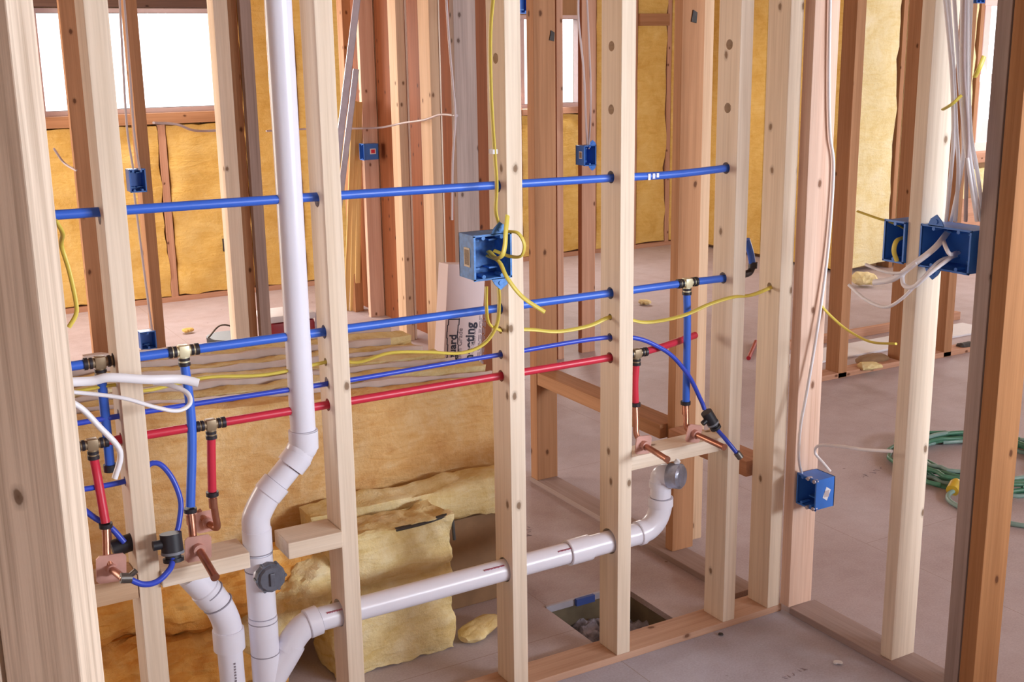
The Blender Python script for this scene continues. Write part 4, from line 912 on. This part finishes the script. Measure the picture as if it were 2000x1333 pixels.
# hose coil with plug
hc = empty('hose_coil', (4.02, 3.13, 0), 'coiled dark green hose lying on the floor behind the right-hand studs', 'hose')
def loop(cx, cy, rx, ry, z, ph, turns=1., n=40):
    return [Vector((cx + rx * math.cos(ph + 2 * math.pi * turns * k / n) + .01 * math.sin(3 * k), cy + ry * math.sin(ph + 2 * math.pi * turns * k / n), z + .006 * math.sin(ph + k * .5))) for k in range(n + 1)]
for k in range(9):
    MB().tube(loop(4.05 + .03 * math.sin(k * 2.1), 3.10 + .03 * math.cos(k * 1.7), .36 - .028 * (k % 5), .36 - .02 * (k % 4) - .03 * (k % 2), .012 + .016 * (k // 3), k * .7, .98), .0095, 10, 2).build('hose_loop', M['palegreen'] if k in (2, 7) else M['green'], hc, smooth=True)
pz = PZ(1864, 958, .02)
MB().tube([pz, PZ(1852, 968, .01), PZ(1856, 980, .01), PZ(1885, 996, .01), PZ(1925, 1012, .01), PZ(1960, 1020, .01), PZ(2010, 1028, .01), PZ(2060, 1020, .01)], .0095, 10).build('hose_end', M['palegreen'], hc, smooth=True)
MB().cyl(pz + Vector((-.012, 0, .0)), pz + Vector((.03, .02, .012)), .024).cyl(pz + Vector((.02, .012, .01)), pz + Vector((.045, .03, .014)), .018).build('hose_plug', M['plug'], hc, smooth=True, label='yellow connector')
# boards and scraps beyond the right studs
GB = 'lumber lying in the right room'
a = PZ(1855, 640); 
for (p0_, p1_, yy, h0, h1, mt, lab) in (((1855, 640), (1915, 630), 6.35, .30, .52, 'redx', 'wide reddish board on edge under the far right insulation'), ((1850, 660), (1915, 650), 6.2, 0, .14, 'tanx', 'low stack of tan boards below the wide reddish board')):
    a = PY(p0_[0], p0_[1], yy); b = PY(p1_[0], p1_[1], yy)
    tag(MB().box((a.x - .15, yy, h0 if h0 < .2 else 0), (b.x + .3, yy + (.04 if h0 else .12), h1), .003).build('board', M[mt], origin=(a.x, yy, 0)), lab, 'board', GB)
tag(MB().box((4.62, 5.02, 0), (6.2, 5.06, .05), .003).build('board', M['redx'], origin=(4.6, 5, 0)), 'thin reddish board lying behind the orange brown studs', 'board', GB)
tag(MB().box((4.50, 4.70, 0), (6.1, 4.92, .012), .003).build('foam_sheet', M['stickerwhite'], origin=(4.6, 5, 0)), 'narrow white sheet lying on the floor behind the orange brown studs', 'sheet')
roll('debris_lump', [PZ(1672, 706, .03), PZ(1700, 702, .04), PZ(1732, 700, .03)], .045, M['kraftbrown'], 'dark crumpled debris between the feet of the orange brown studs', 15., .6)['category'] = 'debris'
roll('debris_lump', [PZ(1872, 678, .03), PZ(1885, 676, .03), PZ(1900, 674, .03)], .035, M['tar'], 'small black lump on the floor left of the grey stud', 17., .6)['category'] = 'debris'
roll('debris_lump', [PZ(1628, 1296, .004), PZ(1636, 1294, .006), PZ(1646, 1296, .004)], .008, M['stickerwhite'], 'tiny white crumb on the near floor at the bottom right', 19., .6)['category'] = 'debris'
roll('debris_lump', [PZ(1404, 1238, .004), PZ(1408, 1239, .005), PZ(1412, 1239, .004)], .006, M['tar'], 'tiny black crumb in front of the floor plate below the knotty stud', 21., .6)['category'] = 'debris'
random.seed(11)
def stamp(name, p, ang, n, hgt, mat, label):
    mb = MB(); x = 0
    for k in range(n):
        w = random.uniform(.4, .7) * hgt
        for q in range(random.choice((2, 3, 3))):
            t0 = Vector((x + random.uniform(0, w), random.uniform(0, hgt), .0008)); t1 = Vector((x + random.uniform(0, w), random.uniform(0, hgt), .0008))
            if (t1 - t0).length > .3 * hgt: mb.tube([t0, t1], hgt * .07, 6, 1, .15, False)
        x += w + .25 * hgt
    o = mb.build(name, mat); o.location = (p.x, p.y, 0); o.rotation_euler.z = ang
    return tag(o, label, 'floor stamp', 'worn stamps on the floor boards')
stamp('floor_stamp', PZ(1530, 1332), .12, 7, .018, M['inkgrey'], 'worn unreadable stamp on the near floor at the bottom edge')
stamp('floor_stamp', PZ(1690, 935), .2, 7, .03, M['inkgrey'], 'faint worn stamp on the floor left of the coiled hose')
stamp('floor_stamp', PZ(1038, 1048), .9, 4, .03, M['inkgrey'], 'faint worn stamp on the floor above the horizontal drain, between two near studs')
stamp('floor_stamp', PZ(930, 1178), .3, 6, .04, M['ink'], 'dark worn stamp on the floor beside the folded batt')
# red clip seen between the two last near studs
tag(MB().cyl(PZ(1462, 700, .012), PZ(1476, 668, .012), .012).build('red_clip', M['red'], smooth=True), 'small red piece seen between the knotty stud and the last near stud', 'clip')
for (u, v, Y, lab) in ((1078, 70, 3.902, 'small dark nail plate high on the broad brown post'), (1356, 32, 3.052, 'small dark nail plate near the top of the brown post near the corner')):
    c = PY(u, v, Y)
    tag(MB().prism([(-.011, -.016), (.009, -.020), (.012, .012), (-.004, .020)], .003, Matrix.Translation(c - Vector((0, .001, 0)))).build('nail_plate', M['tar'], origin=c), lab, 'nail plate')
# ------------------------------------------------------------------ floor hole
mb = MB(); Zb = -.26
mb.box((hx0 - .04, hy0 - .02, Zb), (hx0, hy1 + .02, -.021)).box((hx1, hy0 - .02, Zb), (hx1 + .04, hy1 + .02, -.021)).box((hx0, hy1, Zb), (hx1, hy1 + .03, -.021)).box((hx0, hy0 - .03, Zb), (hx1, hy0, -.021))
struct(mb.build('trim_1', M['holeside']))
def gravel_bed():
    mb = MB(); bm = mb.bm; n = 44; g = []
    for i in range(n + 1):
        row = []
        for j in range(n + 1):
            x = hx0 + (hx1 - hx0) * i / n; y = hy0 + (hy1 - hy0) * j / n
            row.append(bm.verts.new((x, y, -.10 + .04 * noise.noise(Vector((x * 9, y * 9, 0))) + .022 * noise.noise(Vector((x * 40, y * 40, 3))))))
        g.append(row)
    for i in range(n):
        for j in range(n): bm.faces.new((g[i][j], g[i + 1][j], g[i + 1][j + 1], g[i][j + 1]))
    return mb.build('gravel', M['gravel'], origin=(hx0, hy0, -.10))
tag(gravel_bed(), 'grey gravel and soil at the bottom of the square floor hole', 'gravel', kind='stuff')
tag(MB().box((hx0 - .0, hy1 - .012, -.018), (hx0 + .22, hy1 - .001, .004), .001).build('edge_strip', M['strip'], origin=(hx0, hy1, 0)), 'pale grey strip along the back edge of the floor hole', 'strip')
tag(MB().box((hx0 + .105, hy1 - .026, -.016), (hx0 + .175, hy1 - .014, .008), .001).build('blue_shim', M['bluefoam'], origin=(hx0 + .1, hy1, 0)), 'short blue piece at the back edge of the floor hole', 'shim')
for o in bpy.data.objects:
    if '_o' in o: del o['_o']
